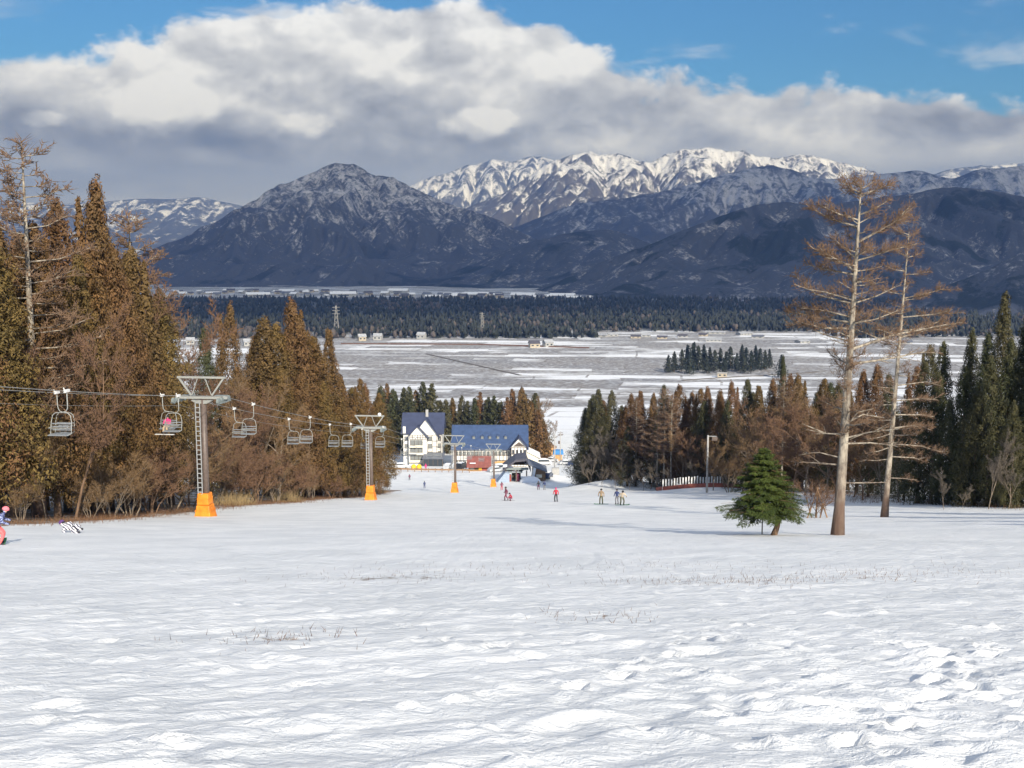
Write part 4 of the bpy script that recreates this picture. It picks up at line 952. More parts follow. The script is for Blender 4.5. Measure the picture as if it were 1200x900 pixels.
photo_larch(1036, 606, 1052, 268, [
    (275, [(1036, 268)], 1.3), (278, [(1064, 270)], 1.3), (300, [(1030, 292)], 1.3), (302, [(1068, 296)], 1.2), (318, [(1022, 312)], 1.2), (322, [(1074, 318)], 1.3), (345, [(1018, 338)], 1.2), (350, [(1080, 342), (1092, 338)], 1.3), (352, [(1072, 346)], 1.0),
    (368, [(1015, 362)], 1.2), (372, [(1080, 368), (1098, 362)], 1.2), (388, [(1085, 382), (1108, 376)], 1.5), (392, [(1012, 384)], 1.2), (396, [(1080, 388), (1112, 386)], 1.2), (405, [(1016, 400)], 0.9), (418, [(1080, 414), (1100, 416)], 0.4), (440, [(1075, 441)], 0.3), (452, [(1080, 448), (1095, 452)], 0.5),
    (455, [(1012, 450)], 0.6), (470, [(1075, 468), (1098, 470)], 0.9), (474, [(1010, 474)], 0.9), (486, [(1080, 488), (1100, 492)], 1.0), (492, [(1008, 490)], 1.0), (502, [(1078, 500), (1098, 508)], 1.1), (508, [(1006, 512)], 1.0), (520, [(1075, 522), (1096, 528)], 1.0), (524, [(1004, 528)], 1.0), (535, [(1072, 538), (1088, 544)], 0.9), (538, [(1010, 540)], 0.8), (560, [(1060, 562), (1078, 565)], 0.3)],
    502, 'bare larch with rusty twigs standing behind the tallest larch, before the dark wood', 8.5, 0.205, 46)

# small green fir with a bent trunk beside its stake
def fir():
    X, Y, z = hit(907, 627); mpp = Y / F_PX * 1.01; cx = (893 - 907) * mpp; H = zat(522, Y) - z; rs = np.random.RandomState(77)
    o = thing('fir_tree', 'small dense green fir with a bent trunk left of the tallest larch', 'fir', (X, Y, z))
    tb = MB(); pts = [(-0.05, 0, -0.3), (0, 0, 0), (0.12, 0, 0.35), (0.16, 0, 0.75), (0.02, 0, 1.3), (cx * 0.8, 0, 2.1), (cx, 0, H - 0.2)]
    tb.tube(pts, [0.15, 0.13, 0.105, 0.10, 0.085, 0.06, 0.015], 9); tb.obj('trunk', M['bark_brown'], o, smooth=True)
    PP, NN, TT, LL, DD = [], [], [], [], []; bb = MB()
    for i in range(300):
        t = (i + rs.rand()) / 300; tt = (math.floor(t * 13) + 0.25 * rs.rand()) / 13; h = 0.95 + (H - 1.0) * (0.7 * tt + 0.3 * t) ** 1.05; a = i * 2.4 + rs.rand()
        env = 1.72 * min(1.0, 0.78 + t * 1.6) * (1 - max(0, (t - 0.08) / 0.92)) ** 0.85 + 0.08
        L = env * (0.55 + 0.55 * rs.rand()) * (1.12 if math.cos(a) < 0 and t < 0.2 else 1.0); ax = cx * min(1, h / 2.1)
        d = np.array([math.cos(a), math.sin(a), -0.10 + 0.30 * t]); bb.tube([(ax, 0, h), tuple(np.array([ax, 0, h]) + d * L * 0.9)], [0.016, 0.005], 3, cap=False)
        n = int(50 + 150 * L); u = 0.18 + 0.82 * rs.rand(n) ** 0.75; sidev = np.array([-math.sin(a), math.cos(a), 0])
        off = (rs.rand(n) - 0.5) * 0.62 * L * (1.15 - u) ** 0.6; p = np.array([ax, 0, h]) + d * (u * L)[:, None] + sidev * off[:, None]; p[:, 2] += -0.09 * u * u * L - np.abs(off) * 0.25 + rs.randn(n) * 0.025
        PP.append(p); NN.append(np.array([0, 0, 1.0]) + d * 0.35 + rs.randn(n, 3) * 0.35); TT.append(np.clip(rs.rand() + 0.3 * rs.randn(n), 0, 1)); LL.append(0.10 + 0.12 * rs.rand(n))
        DD.append(d * 0.8 + sidev * np.sign(off)[:, None] * 0.7 + np.array([0, 0, -0.25]) + rs.randn(n, 3) * 0.25)
    Pn, N, T, L, D = map(np.concatenate, (PP, NN, TT, LL, DD)); N /= np.linalg.norm(N, axis=1, keepdims=True); D -= N * (D * N).sum(1, keepdims=True); D /= np.linalg.norm(D, axis=1, keepdims=True)
    S = np.cross(N, D); W = 0.018 + 0.012 * rs.rand(len(L))
    V = np.stack([Pn - D * L[:, None] * .5, Pn + S * W[:, None] * .5, Pn + D * L[:, None] * .5, Pn - S * W[:, None] * .5], 1).reshape(-1, 3)
    bb.obj('branches', M['bark_brown'], o); link('crown', mesh_np('crown', V, np.arange(len(V)).reshape(-1, 4), M['fir'], tint=T), o)
    sx, sy, sz = hit(893, 626); st = MB(); st.tube([(0, 0, -0.3), (0, 0, 1.4)], 0.025, 6); s = st.obj('stake', M['timber'], None, (sx, sy, sz)); tag(s, 'thin dark stake under the green fir', 'stake')
fir()
# young bush held by a tripod of poles
def tripod_bush():
    X, Y, z = hit(957, 607); o = thing('shrub', 'small red brown bush in a tripod of poles behind the tallest larch', 'shrub', (X, Y, z))
    t_, b_, c_ = bare_parts(350, 2.9, 4, 0.7, 0.009, 'twig_red', 'bark_brown', 2, 16, 0.35, 0.05); link('trunk', t_, o); link('branches', b_, o); link('crown', c_, o)
    for dx, dy in ((-0.65, 0.1), (0.75, -0.2), (0.1, 0.6)):
        m = MB(); m.tube([(dx, dy, -0.2), (-dx * 0.08, -dy * 0.08, 2.1)], [0.05, 0.04], 6); m.obj('support_pole', M['timber_mid'], o)
tripod_bush()

# dry grass and dead undergrowth
def blades(name, label, cat, spots, m, seed, r=0.006):
    rs = np.random.RandomState(seed); A = []; B = []
    for (X, Y, sx, sy, n, h) in spots:
        for i in range(n):
            x = X + rs.randn() * sx; y = Y + rs.randn() * sy; g = gz(x, y) - 0.05; l = h * (0.4 + 0.9 * rs.rand())
            A.append((x, y, g)); B.append((x + rs.randn() * 0.4 * l, y + rs.randn() * 0.4 * l, g + l))
    tag(link(name, twig_mesh(name, A, B, r, M[m], seed)), label, cat, kind='stuff')
sp = []
for (px, py, n, sx) in ((1030, 674, 110, 1.6), (1000, 678, 60, 0.8), (840, 682, 70, 0.8), (880, 680, 40, 0.7), (800, 680, 50, 0.9), (905, 684, 30, 0.4), (700, 722, 50, 0.6), (330, 748, 60, 0.6), (450, 678, 90, 1.6), (470, 672, 50, 1.2), (760, 664, 60, 2.0), (940, 668, 60, 2.0), (1120, 668, 50, 2.0), (560, 664, 50, 2.5), (740, 684, 40, 1.0), (640, 670, 30, 1.5)):
    X, Y, z = hit(px, py); sp.append((X, Y, sx, 0.35 + sx * 0.25, int(n * 1.6), 0.12))
blades('dry_grass', 'short dry grass poking through the snow of the open slope', 'grass', sp, 'litter', 61, 0.0065)
sp = []
for i in range(150):
    Y = 52 + i * 0.85; X = float(left_edge(Y)) - 0.7 + rnd.uniform(-1.8, 0.6); sp.append((X, Y, 0.9, 0.5, 46, 0.45))
blades('undergrowth', 'reddish dead undergrowth along the foot of the left wood', 'undergrowth', sp, 'litter', 62, 0.012)
sp = []
for (px, py) in ((268, 592), (282, 591), (330, 588), (338, 588), (396, 582), (440, 578), (444, 577)):
    X, Y, z = hit(px, py); sp.append((X, Y, 0.7, 0.5, 260, 1.5 * min(1, 110 / Y)))
blades('reed_grass', 'tall straw coloured grass at the snow edge below the left wood', 'grass', sp, 'straw', 63, 0.014)
sp = []
for i in range(90):
    Y = 66 + i * 1.7; X = float(right_edge(Y)) + 0.8 + rnd.uniform(-0.6, 2.0); sp.append((X, Y, 0.9, 0.6, 40, 0.5))
blades('undergrowth', 'brown dead undergrowth along the foot of the right wood', 'undergrowth', sp, 'litter', 64, 0.012)

# ------------------------------------------------------------------ far woods, field grove, valley houses
def far_wood():
    rs = np.random.RandomState(90); n = 20000
    Y = 1120 + (2420 - 1120) * rs.rand(n) ** 1.25; X = (rs.rand(n) - 0.5) * 2 * (Y * 0.62 + 120)
    edge = 1110 + 40 * fbm(X / 220, X * 0, 3, 70) + np.where(X < -280, -60, 0) + np.clip(X - 150, 0, 500) * 0.12
    keep = Y > edge
    keep &= ~((np.abs(X - 220) < 130) & (Y < 1230))
    X, Y = X[keep], Y[keep]; n = len(X)
    pine = fbm(X / 260, Y / 200, 3, 72) + 0.25 * rs.randn(n) > -0.12 - 0.25 * (Y > 1250)
    def build(X, Y, name, label, m, cone):
        n = len(X); h = (5.5 + 7.5 * rs.rand(n) ** 1.6) * (1.0 if cone else 0.75); r = h * (0.21 + 0.10 * rs.rand(n)) * (1 if cone else 1.35)
        k = 4; a = np.arange(k) * 2 * np.pi / k
        lv = [(0.08, 1.0), (0.42, 0.72), (0.40, 1.0), (1.0, 0.06)] if cone else [(0.15, 0.5), (0.45, 1.0), (0.75, 0.85), (1.0, 0.2)]
        ph = rs.rand(n) * 6.28; V = np.zeros((n, len(lv), k, 3))
        for j, (t, q) in enumerate(lv):
            jit = 0.75 + 0.5 * rs.rand(n, k); rr = r[:, None] * q * jit
            V[:, j, :, 0] = X[:, None] + rr * np.cos(a + ph[:, None]); V[:, j, :, 1] = Y[:, None] + rr * np.sin(a + ph[:, None]); V[:, j, :, 2] = VALLEY + h[:, None] * (t + 0.05 * rs.randn(n, k))
        o = np.arange(n)[:, None] * (len(lv) * k); F_ = []
        for j in range(len(lv) - 1):
            for i in range(k): F_.append(o + np.array([[j * k + i, j * k + (i + 1) % k, (j + 1) * k + (i + 1) % k, (j + 1) * k + i]]))
        tint = np.tile(rs.rand(n), len(F_))
        tag(link(name, mesh_np(name, V, np.concatenate(F_, 0), m, tint=tint)), label, 'wood', kind='stuff')
    build(X[pine], Y[pine], 'far_pine_wood', 'dark pine wood in a band across the valley', M['far_tree'], True)
    build(X[~pine], Y[~pine], 'far_bare_wood', 'grey leafless wood mixed into the band across the valley', M['far_bare'], False)
far_wood()
def valley_z(X, Y): return gz(X, Y)
its = []
for i, (x, yt, Y) in enumerate(((781, 416, 770), (788, 412, 775), (797, 409, 790), (803, 404, 800), (810, 401, 790), (816, 405, 785), (822, 404, 800), (829, 407, 790), (835, 410, 780), (841, 408, 800), (848, 412, 790), (853, 406, 800), (860, 414, 780), (866, 404, 800), (871, 407, 790), (877, 411, 780), (882, 405, 800), (887, 408, 790), (893, 410, 795), (898, 409, 800), (806, 412, 760), (826, 416, 765), (846, 420, 760), (869, 416, 765), (912, 416, 730))):
    its.append(('fard%d' % (i % 3), x, Y, yt, 0.9))
row(its, 'conifer_tree', 'conifer', 'dark conifer of the grove in the snowy fields, %s', 'conifers of the field grove')

WIN = None
def house(name, label, X, Y, w, d, h, rh, rz, wall, roof, group=None, nwin=2, cat='house', ridge='x'):
    z = gz(X, Y); o = thing(name, label, cat, (X, Y, z), rz, group)
    MB().box((0, 0, h / 2 - 0.3), (w, d, h + 0.6)).obj('wall', M[wall], o)
    e = 0.5; r = MB(); t = 0.25
    if ridge == 'x':
        r.prism([(-d / 2 - e, h - 0.15), (0, h + rh), (d / 2 + e, h - 0.15), (d / 2 + e, h + t - 0.15), (0, h + rh + t), (-d / 2 - e, h + t - 0.15)], -w / 2 - e, w / 2 + e, 'x')
        g = MB().prism([(-d / 2, h), (d / 2, h), (0, h + rh - 0.1)], -w / 2, w / 2, 'x')
    else:
        r.prism([(-w / 2 - e, h - 0.15), (0, h + rh), (w / 2 + e, h - 0.15), (w / 2 + e, h + t - 0.15), (0, h + rh + t), (-w / 2 - e, h + t - 0.15)], -d / 2 - e, d / 2 + e)
        g = MB().prism([(-w / 2, h), (w / 2, h), (0, h + rh - 0.1)], -d / 2, d / 2)
    r.obj('roof', M[roof], o); g.obj('gable', M[wall], o)
    for i in range(nwin):
        x = -w / 2 + w * (i + 0.5) / nwin; MB().box((x, -d / 2 - 0.02, h * 0.55), (w / nwin * 0.45, 0.08, h * 0.32)).obj('window', M['glass'], o)
    return o
far_houses = [  # picture x, ridge row, distance, width, roof, wall, what
    (626, 399, 1000, 11, 'house_tan', 'roof_dark', 'dark roofed farmhouse in the open fields, left one of the pair'),
    (642, 398, 1010, 10, 'house_wall', 'roof_frost', 'pale farmhouse in the open fields, right one of the pair'),
    (424, 385, 1090, 9, 'house_tan', 'roof_frost', 'small snow roofed house at the wood edge above the second lift tower'),
    (443, 386, 1100, 10, 'house_wall', 'roof_frost', 'snow roofed house at the wood edge, right of the small one'),
    (494, 382, 1120, 10, 'house_wall', 'roof_frost', 'pale house at the wood edge in the middle of the valley'),
    (290, 383, 1020, 9, 'house_wall', 'roof_frost', 'white house beyond the fields right of the lone pointed cedar'),
    (223, 381, 1040, 9, 'house_wall', 'roof_frost', 'white house seen past the right end of the left wood'),
    (706, 394, 1150, 15, 'house_wall', 'roof_frost', 'wide pale farmhouse at the far edge of the fields, left end of the hamlet'),
    (718, 393, 1160, 12, 'house_wall', 'roof_frost', 'snow roofed farmhouse in the hamlet, beside the wide pale one'),
    (745, 396, 1130, 12, 'house_tan', 'roof_dark', 'dark roofed farmhouse in the hamlet at the field edge'),
    (757, 395, 1150, 11, 'house_wall', 'roof_frost', 'snow roofed house right of the dark roofed farmhouse in the hamlet'),
    (776, 398, 1120, 12, 'house_tan', 'roof_dark', 'low brown house in the hamlet behind the grove, leftmost'),
    (800, 397, 1140, 11, 'house_wall', 'roof_dark', 'house with dark roof behind the left part of the grove'),
    (824, 396, 1160, 10, 'house_tan', 'roof_dark', 'tan house peeking over the grove'),
    (838, 392, 1200, 26, 'house_wall', 'roof_frost', 'long white barn behind the grove'),
    (836, 399, 1080, 18, 'house_wall', 'roof_frost', 'low white shed in front of the long white barn'),
    (872, 394, 1180, 20, 'house_wall', 'roof_frost', 'second white barn right of the long barn'),
    (888, 397, 1130, 14, 'house_wall', 'roof_grey', 'grey roofed house behind the right end of the grove'),
    (940, 403, 1060, 14, 'house_wall', 'roof_frost', 'pale house seen left of the tall larch trunk'),
    (1060, 404, 1050, 16, 'house_wall', 'roof_grey', 'grey house in the fields right of the two larches'),
    (847, 438, 735, 7.5, 'house_tan', 'concrete', 'small square hut at the front edge of the field grove'),
]
for (x, yr, Y, w, wall, roof, lab) in far_houses:
    X = xat(x, 400, Y); g = gz(X, Y); tot = max(3.2, zat(yr, Y) - g); tot = min(tot, 6.8); w *= 0.85
    flat = roof == 'concrete'
    house('hut' if flat else 'farmhouse', lab, X, Y, w, min(9, w * 0.75), tot * (0.95 if flat else 0.6), tot * (0.06 if flat else 0.4), rnd.uniform(-0.5, 0.5), wall, roof, 'houses of the valley', 2 if w < 14 else 4, 'hut' if flat else 'house')
# town strip at the foot of the mountains
rs_t = random.Random(15); tw_i = 0; town = []
for i in range(90):
    t = rs_t.random(); x = 205 + t * 380; Y = 2480 + rs_t.random() * 560
    if x > 470: Y = 2430 + rs_t.random() * 220
    town.append((x, Y))
town += [(600 + rs_t.random() * 90, 2350 + rs_t.random() * 120) for _ in range(22)]
town.sort()
protos = {}
for i, (x, Y) in enumerate(town):
    X = xat(x, 345, Y); big = i % 9 == 0
    lab = 'white roofed building in the distant town below the dark mountain'
    q = i % 3
    lab = ('snow roofed pale', 'grey roofed', 'dark roofed tan')[q] + ' building in the distant town below the dark mountain'
    if q not in protos:
        protos[q] = house('town_house', lab, X, Y, 14, 10, 4.5, 3, 0.3, ('house_wall', 'house_wall', 'house_tan')[q], ('roof_snow', 'roof_grey', 'roof_dark')[q], ('snow', 'grey', 'dark')[q] + ' roofed houses of the distant town', 1)
    else:
        o = copy_tree(protos[q]); o.location = (X, Y, VALLEY); o.rotation_euler.z = rs_t.uniform(-0.6, 0.6)
        s = rs_t.uniform(0.8, 1.5); o.scale = (s * (2.8 if big else 1), s, s * (1.2 if big else 1.0))
def pylon(x, yb, yt, Y, lab):
    X = xat(x, 380, Y); z = gz(X, Y); H = zat(yt, Y) - z; o = thing('pylon', lab, 'pylon', (X, Y, z), 0.3, 'power pylons'); m = MB(); w = H * 0.10
    for sx in (-1, 1):
        for sy in (-1, 1): m.bar((sx * w, sy * w, 0), (sx * w * 0.15, sy * w * 0.15, H), 0.35)
    for k in range(6):
        a = k / 6; b = (k + 1) / 6; wa = w * (1 - 0.85 * a); wb = w * (1 - 0.85 * b)
        for sy in (-1, 1): m.bar((-wa, sy * wa, a * H), (wb, sy * wb, b * H), 0.2); m.bar((wa, sy * wa, a * H), (-wb, sy * wb, b * H), 0.2)
    m.obj('lattice', M['rope'], o)
    for h in (0.72, 0.83, 0.94): MB().bar((-H * 0.13, 0, H * h), (H * 0.13, 0, H * h), 0.4).obj('crossarm', M['rope'], o)
pylon(394, 390, 358, 1180, 'lattice pylon in the far wood above the second lift tower')
pylon(565, 395, 366, 1220, 'lattice pylon in the far wood above the blue roofed lodge')
# farm roads and dykes through the fields
def strip(name, lab, pts, w, h, m):
    b = MB()
    for (a, c) in zip(pts[:-1], pts[1:]):
        n = 8
        for i in range(n):
            p = [a[k] + (c[k] - a[k]) * i / n for k in (0, 1)]; q = [a[k] + (c[k] - a[k]) * (i + 1) / n for k in (0, 1)]
            b.bar((p[0], p[1], gz(*p) + h / 2), (q[0], q[1], gz(*q) + h / 2), w, h)
    tag(b.obj(name, M[m]), lab, 'road', kind='structure')
def fp(x, y, Y=None):
    k = -ratio(y); Yv = (EYE - VALLEY) / k
    for _ in range(20): Yv = (EYE - gz(0, Yv)) / k
    return xat(x, y, Yv), Yv
M['rubber_road'] = mat('muddy_track', col=(0.13, 0.115, 0.10), rough=0.9, var=0.25, scale=0.2)
strip('field_road', 'dark farm track running diagonally through the snowy fields', [fp(500, 415), fp(610, 440)], 2.0, 0.4, 'rubber_road')
strip('field_road', 'brown track curving past the grove at the right of the fields', [fp(800, 446), fp(860, 442), fp(960, 436)], 3.0, 0.4, 'rubber_road')
strip('field_dyke', 'dark dyke along the far edge of the fields', [fp(400, 403), fp(560, 404), fp(690, 408)], 2.0, 0.9, 'litter')

# ------------------------------------------------------------------ hotel and lodge
def half_timber(o, x0, x1, z0, z1, y, nx, nz, w=0.14):
    m = MB()
    for i in range(nx + 1): x = x0 + (x1 - x0) * i / nx; m.box((x, y, (z0 + z1) / 2), (w, 0.10, z1 - z0))
    for j in range(nz + 1): z = z0 + (z1 - z0) * j / nz; m.box(((x0 + x1) / 2, y - 0.004, z), (x1 - x0 + w, 0.10, w))
    m.obj('timber_frame', M['timber'], o)
def window(o, x, z, w, h, y, glass='glass_pale'):
    f = MB()
    for s in (-1, 1): f.box((x + s * w / 2, y - 0.03, z), (0.09, 0.12, h + 0.09)); f.box((x, y - 0.034, z + s * h / 2), (w, 0.12, 0.09))
    fo = f.obj('window', M['timber'], o); MB().box((x, y - 0.02, z), (w, 0.06, h)).obj('pane', M[glass], fo)
def hotel():
    Y = 318.0; X0 = xat(473, 540, Y); X1 = xat(518, 540, Y); z = gz((X0 + X1) / 2, Y); o = thing('hotel', 'tall white half timbered hotel with navy gabled roofs', 'hotel', ((X0 + X1) / 2, Y, z)); W = X1 - X0
    ze = zat(507, Y) - z; zr = zat(488, Y) - z; h = W / 2
    def xx(px): return xat(px, 520, Y) - (X0 + X1) / 2
    MB().box((0, 5.0, ze / 2 - 0.5), (W, 10, ze + 1)).obj('wall', M['wall_white'], o)
    # main roof: ridge along the picture, right gable facing the slope
    r = MB(); r.prism([(-0.7, ze - 0.4), (5.0, zr + 0.2), (10.7, ze - 0.4), (10.7, ze - 0.1), (5.0, zr + 0.5), (-0.7, ze - 0.1)], -h - 0.7, h + 0.7, 'x'); ro = r.obj('roof', M['roof_navy'], o)
    MB().prism([(0, ze), (10, ze), (5, zr)], -h, h, 'x').obj('gable', M['wall_white'], o)
    cx = xx(499.5); MB().box((cx, 4.0, zr + 0.4), (0.8, 0.8, 2.2)).obj('chimney', M['concrete'], ro)
    # gabled wings that face the slope
    for (xa, xb, yf, zpk, zev, nm) in ((480, 500.5, -2.2, 499, 510, 'left'), (486, 513, -0.9, 491, 509, 'right')):
        a, b = xx(xa), xx(xb); m_ = (a + b) / 2; pe = zat(zpk, Y) - z; ev = zat(zev, Y) - z
        MB().prism([(a, -0.8), (b, -0.8), (b, ev), (m_, pe), (a, ev)], yf, 2.0 if nm == 'left' else 4.0).obj('gable_wing', M['wall_white'], o)
        k = (pe - ev) / (b - m_); e = 0.7
        MB().prism([(a - e, ev - e * k + 0.05), (m_, pe + 0.05), (b + e, ev - e * k + 0.05), (b + e, ev - e * k + 0.32), (m_, pe + 0.32), (a - e, ev - e * k + 0.32)], yf - 0.7, 4.5).obj('wing_roof', M['roof_navy'], o)
        if nm == 'left': half_timber(o, a + 0.3, b - 0.3, ev - 0.9, ev + 0.4, yf - 0.03, 6, 2)
    a, b = xx(480.5), xx(497)
    for i in range(3):                                        # glazed bays with white balconies
        zb = zat(522.5 + i * 8.6, Y) - z
        MB().box(((a + b) / 2, -2.22, zb + 1.35), (b - a - 0.5, 0.14, 1.6)).obj('bay_window', M['glass_pale'], o)
        bal = MB().box(((a + b) / 2, -2.75, zb + 0.08), (b - a, 1.1, 0.14)); bal.box(((a + b) / 2, -3.25, zb + 0.40), (b - a, 0.08, 0.62)); bal.obj('balcony', M['wall_cream'], o)
        for k in range(4): MB().box((a + 0.4 + (b - a - 0.8) * k / 3, -2.32, zb + 1.35), (0.10, 0.10, 1.6)).obj('mullion', M['timber'], o)
    a, b = xx(498), xx(517.5)
    half_timber(o, xx(501.5), b - 0.05, 0.4, ze - 0.6, -0.95, 3, 5, 0.13)
    for i in range(3):
        zc = zat(513.5 + i * 8.8, Y) - z
        for px in (504.5, 514.2): window(o, xx(px), zc, 1.15, 1.25, -0.96 if px < 513 else -0.04)
    for px in (476,):
        for i in range(3): window(o, xx(px), zat(514 + i * 9, Y) - z, 0.9, 1.2, -0.03)
    # glass porch
    a, b = xx(498), xx(520); pm = MB().box(((a + b) / 2, -3.6, 1.5), (b - a, 4.6, 3.0)); po = pm.obj('porch', M['glass'], o)
    MB().prism([(-6.3, 3.0), (-1.0, 3.9), (-1.0, 3.75), (-6.3, 2.85)], a - 0.4, b + 0.4, 'x').obj('porch_roof', M['roof_grey'], po)
    for k in range(5): MB().box((a + (b - a) * k / 4, -5.95, 1.5), (0.14, 0.14, 3.0)).obj('post', M['timber'], po)
    MB().box((xx(474.4), -1.0, ze + 1.0), (0.8, 0.8, 2.0)).obj('chimney', M['wall_white'], o)
hotel()
def lodge():
    Y = 312.0; xl, xr = 528.5, 619.5; A, B_ = xat(xl, 530, Y), xat(xr, 530, Y); z = gz((A + B_) / 2, Y); W = B_ - A; o = thing('lodge', 'long white lodge with a big blue roof and skylights', 'lodge', ((A + B_) / 2, Y, z))
    ze = zat(525, Y) - z; zr = zat(499, Y + 6) - z; h = W / 2
    def xx(px): return xat(px, 530, Y) - (A + B_) / 2
    MB().box((0, 6, ze / 2 - 0.6), (W - 1.0, 12, ze + 1.2)).obj('wall', M['wall_white'], o)
    MB().prism([(0, ze), (12, ze), (6, zr - 0.1)], -h + 0.5, h - 0.5, 'x').obj('gable', M['wall_white'], o)
    r = MB(); r.prism([(-0.9, ze - 0.45), (6, zr), (12.9, ze - 0.45), (12.9, ze - 0.15), (6, zr + 0.3), (-0.9, ze - 0.15)], -h, h, 'x'); ro = r.obj('roof', M['roof_blue'], o)
    sl_ = (zr - ze) / 6.0
    for i in range(46): x = -h + W * (i + 0.5) / 46; MB().bar((x, -0.88, ze + 0.30 - 0.88 * sl_ * 0.5 - 0.03), (x, 6, zr + 0.31), 0.05, 0.07).obj('roof_seam', M['roof_blue'], ro)
    for px in (555, 565, 574, 583.5, 592.5):
        x = xx(px); t = 0.42; yy = 6 * t; zz = ze + (zr - ze) * t + 0.2
        MB().box((x, yy, zz + 0.18), (0.75, 1.2, 0.9)).obj('skylight', M['glass_pale'], ro)
        MB().prism([(x - 0.55, zz + 0.6), (x, zz + 1.05), (x + 0.55, zz + 0.6)], yy - 0.75, yy + 1.2).obj('skylight_hood', M['roof_blue'], ro)
    half_timber(o, -h + 0.6, xx(598), 0.2, ze - 0.5, -0.03, 16, 3, 0.16)
    for i in range(14):
        x = -h + 1.7 + i * (xx(597) + h - 2.2) / 13
        for zc in (1.3, ze - 1.7): window(o, x, zc, 0.85, 1.15, -0.03)
    # gabled entrance bay
    a, b = xx(599), xx(617); m_ = (a + b) / 2; pe = zat(514, Y - 3) - z; ev = zat(524, Y - 3) - z
    MB().prism([(a, -0.8), (b, -0.8), (b, ev), (m_, pe), (a, ev)], -3.0, 1.5).obj('entrance_bay', M['wall_white'], o)
    k = (pe - ev) / (b - m_); e = 0.6
    MB().prism([(a - e, ev - e * k + 0.03), (m_, pe + 0.03), (b + e, ev - e * k + 0.03), (b + e, ev - e * k + 0.3), (m_, pe + 0.3), (a - e, ev - e * k + 0.3)], -3.6, 4.0).obj('bay_roof', M['roof_navy'], o)
    MB().prism([(a + 0.5, ev + 0.15), (b - 0.5, ev + 0.15), (m_, ev + 0.62 * (pe - ev))], -3.06, -2.9).obj('gable_panel', M['timber'], o)
    half_timber(o, a + 0.1, b - 0.1, 0.6, ev - 0.1, -3.03, 5, 3, 0.14)
    for i in range(4): window(o, a + (b - a) * (i + 0.5) / 4 + 0.05, ev - 1.5, 0.55, 1.3, -3.03, 'glass')
    a, b = xx(579), xx(596); bal = MB().box(((a + b) / 2, -1.6, 1.3), (b - a, 2.6, 0.18)); bal.box(((a + b) / 2, -2.85, 1.75), (b - a, 0.10, 0.75)); bal.obj('balcony', M['wood_orange'], o)
    a, b = xx(617.8), xx(631)
    MB().prism([(a, -1), (b, -1), (b, zat(537, Y) - z), (a, zat(529.5, Y) - z)], 1.0, 8.0).obj('annex', M['wall_cream'], o)
    MB().prism([(a - 0.1, zat(529.5, Y) - z + 0.02), (b + 0.6, zat(537.4, Y) - z), (b + 0.6, zat(536.6, Y) - z + 0.15), (a - 0.1, zat(528.8, Y) - z + 0.15)], 0.4, 8.6).obj('annex_roof', M['roof_snow'], o)
lodge()
def red_shed():
    Y = 288.0; A, B_ = xat(549, 550, Y), xat(574, 550, Y); z = gz((A + B_) / 2, Y); W = B_ - A; o = thing('shed', 'dark red shed with red roof left of the lift base', 'shed', ((A + B_) / 2, Y, z))
    h = zat(547, Y) - z; t = zat(537, Y) - z
    MB().box((0, 2, h / 2 - 0.3), (W, 4, h + 0.6)).obj('wall', M['red_wall'], o)
    MB().prism([(-0.9, h - 0.1), (2.4, t), (4.8, h), (4.8, h + 0.2), (2.4, t + 0.2), (-0.9, h + 0.1)], -W / 2 - 0.5, W / 2 + 0.5, 'x').obj('roof', M['red_roof'], o)
    MB().box((-W * 0.33, -0.03, 0.9), (1.1, 0.1, 1.7)).obj('shop_window', M['glass_pale'], o); MB().box((-W * 0.12, -0.03, 0.9), (0.9, 0.1, 1.7)).obj('door', M['cloth_olive'], o)
    MB().box((W * 0.05, -0.05, 0.55), (0.8, 0.16, 0.9)).obj('panel', M['cloth_yellow'], o)
    MB().box((-W * 0.30, 0.6, h + 1.0), (1.6, 2.0, 0.16)).obj('snow_patch', M['roof_snow'], o)
    MB().box((-W * 0.2, -1.0, 0.15), (W * 0.6, 1.6, 0.3)).obj('step', M['wood_orange'], o)
red_shed()
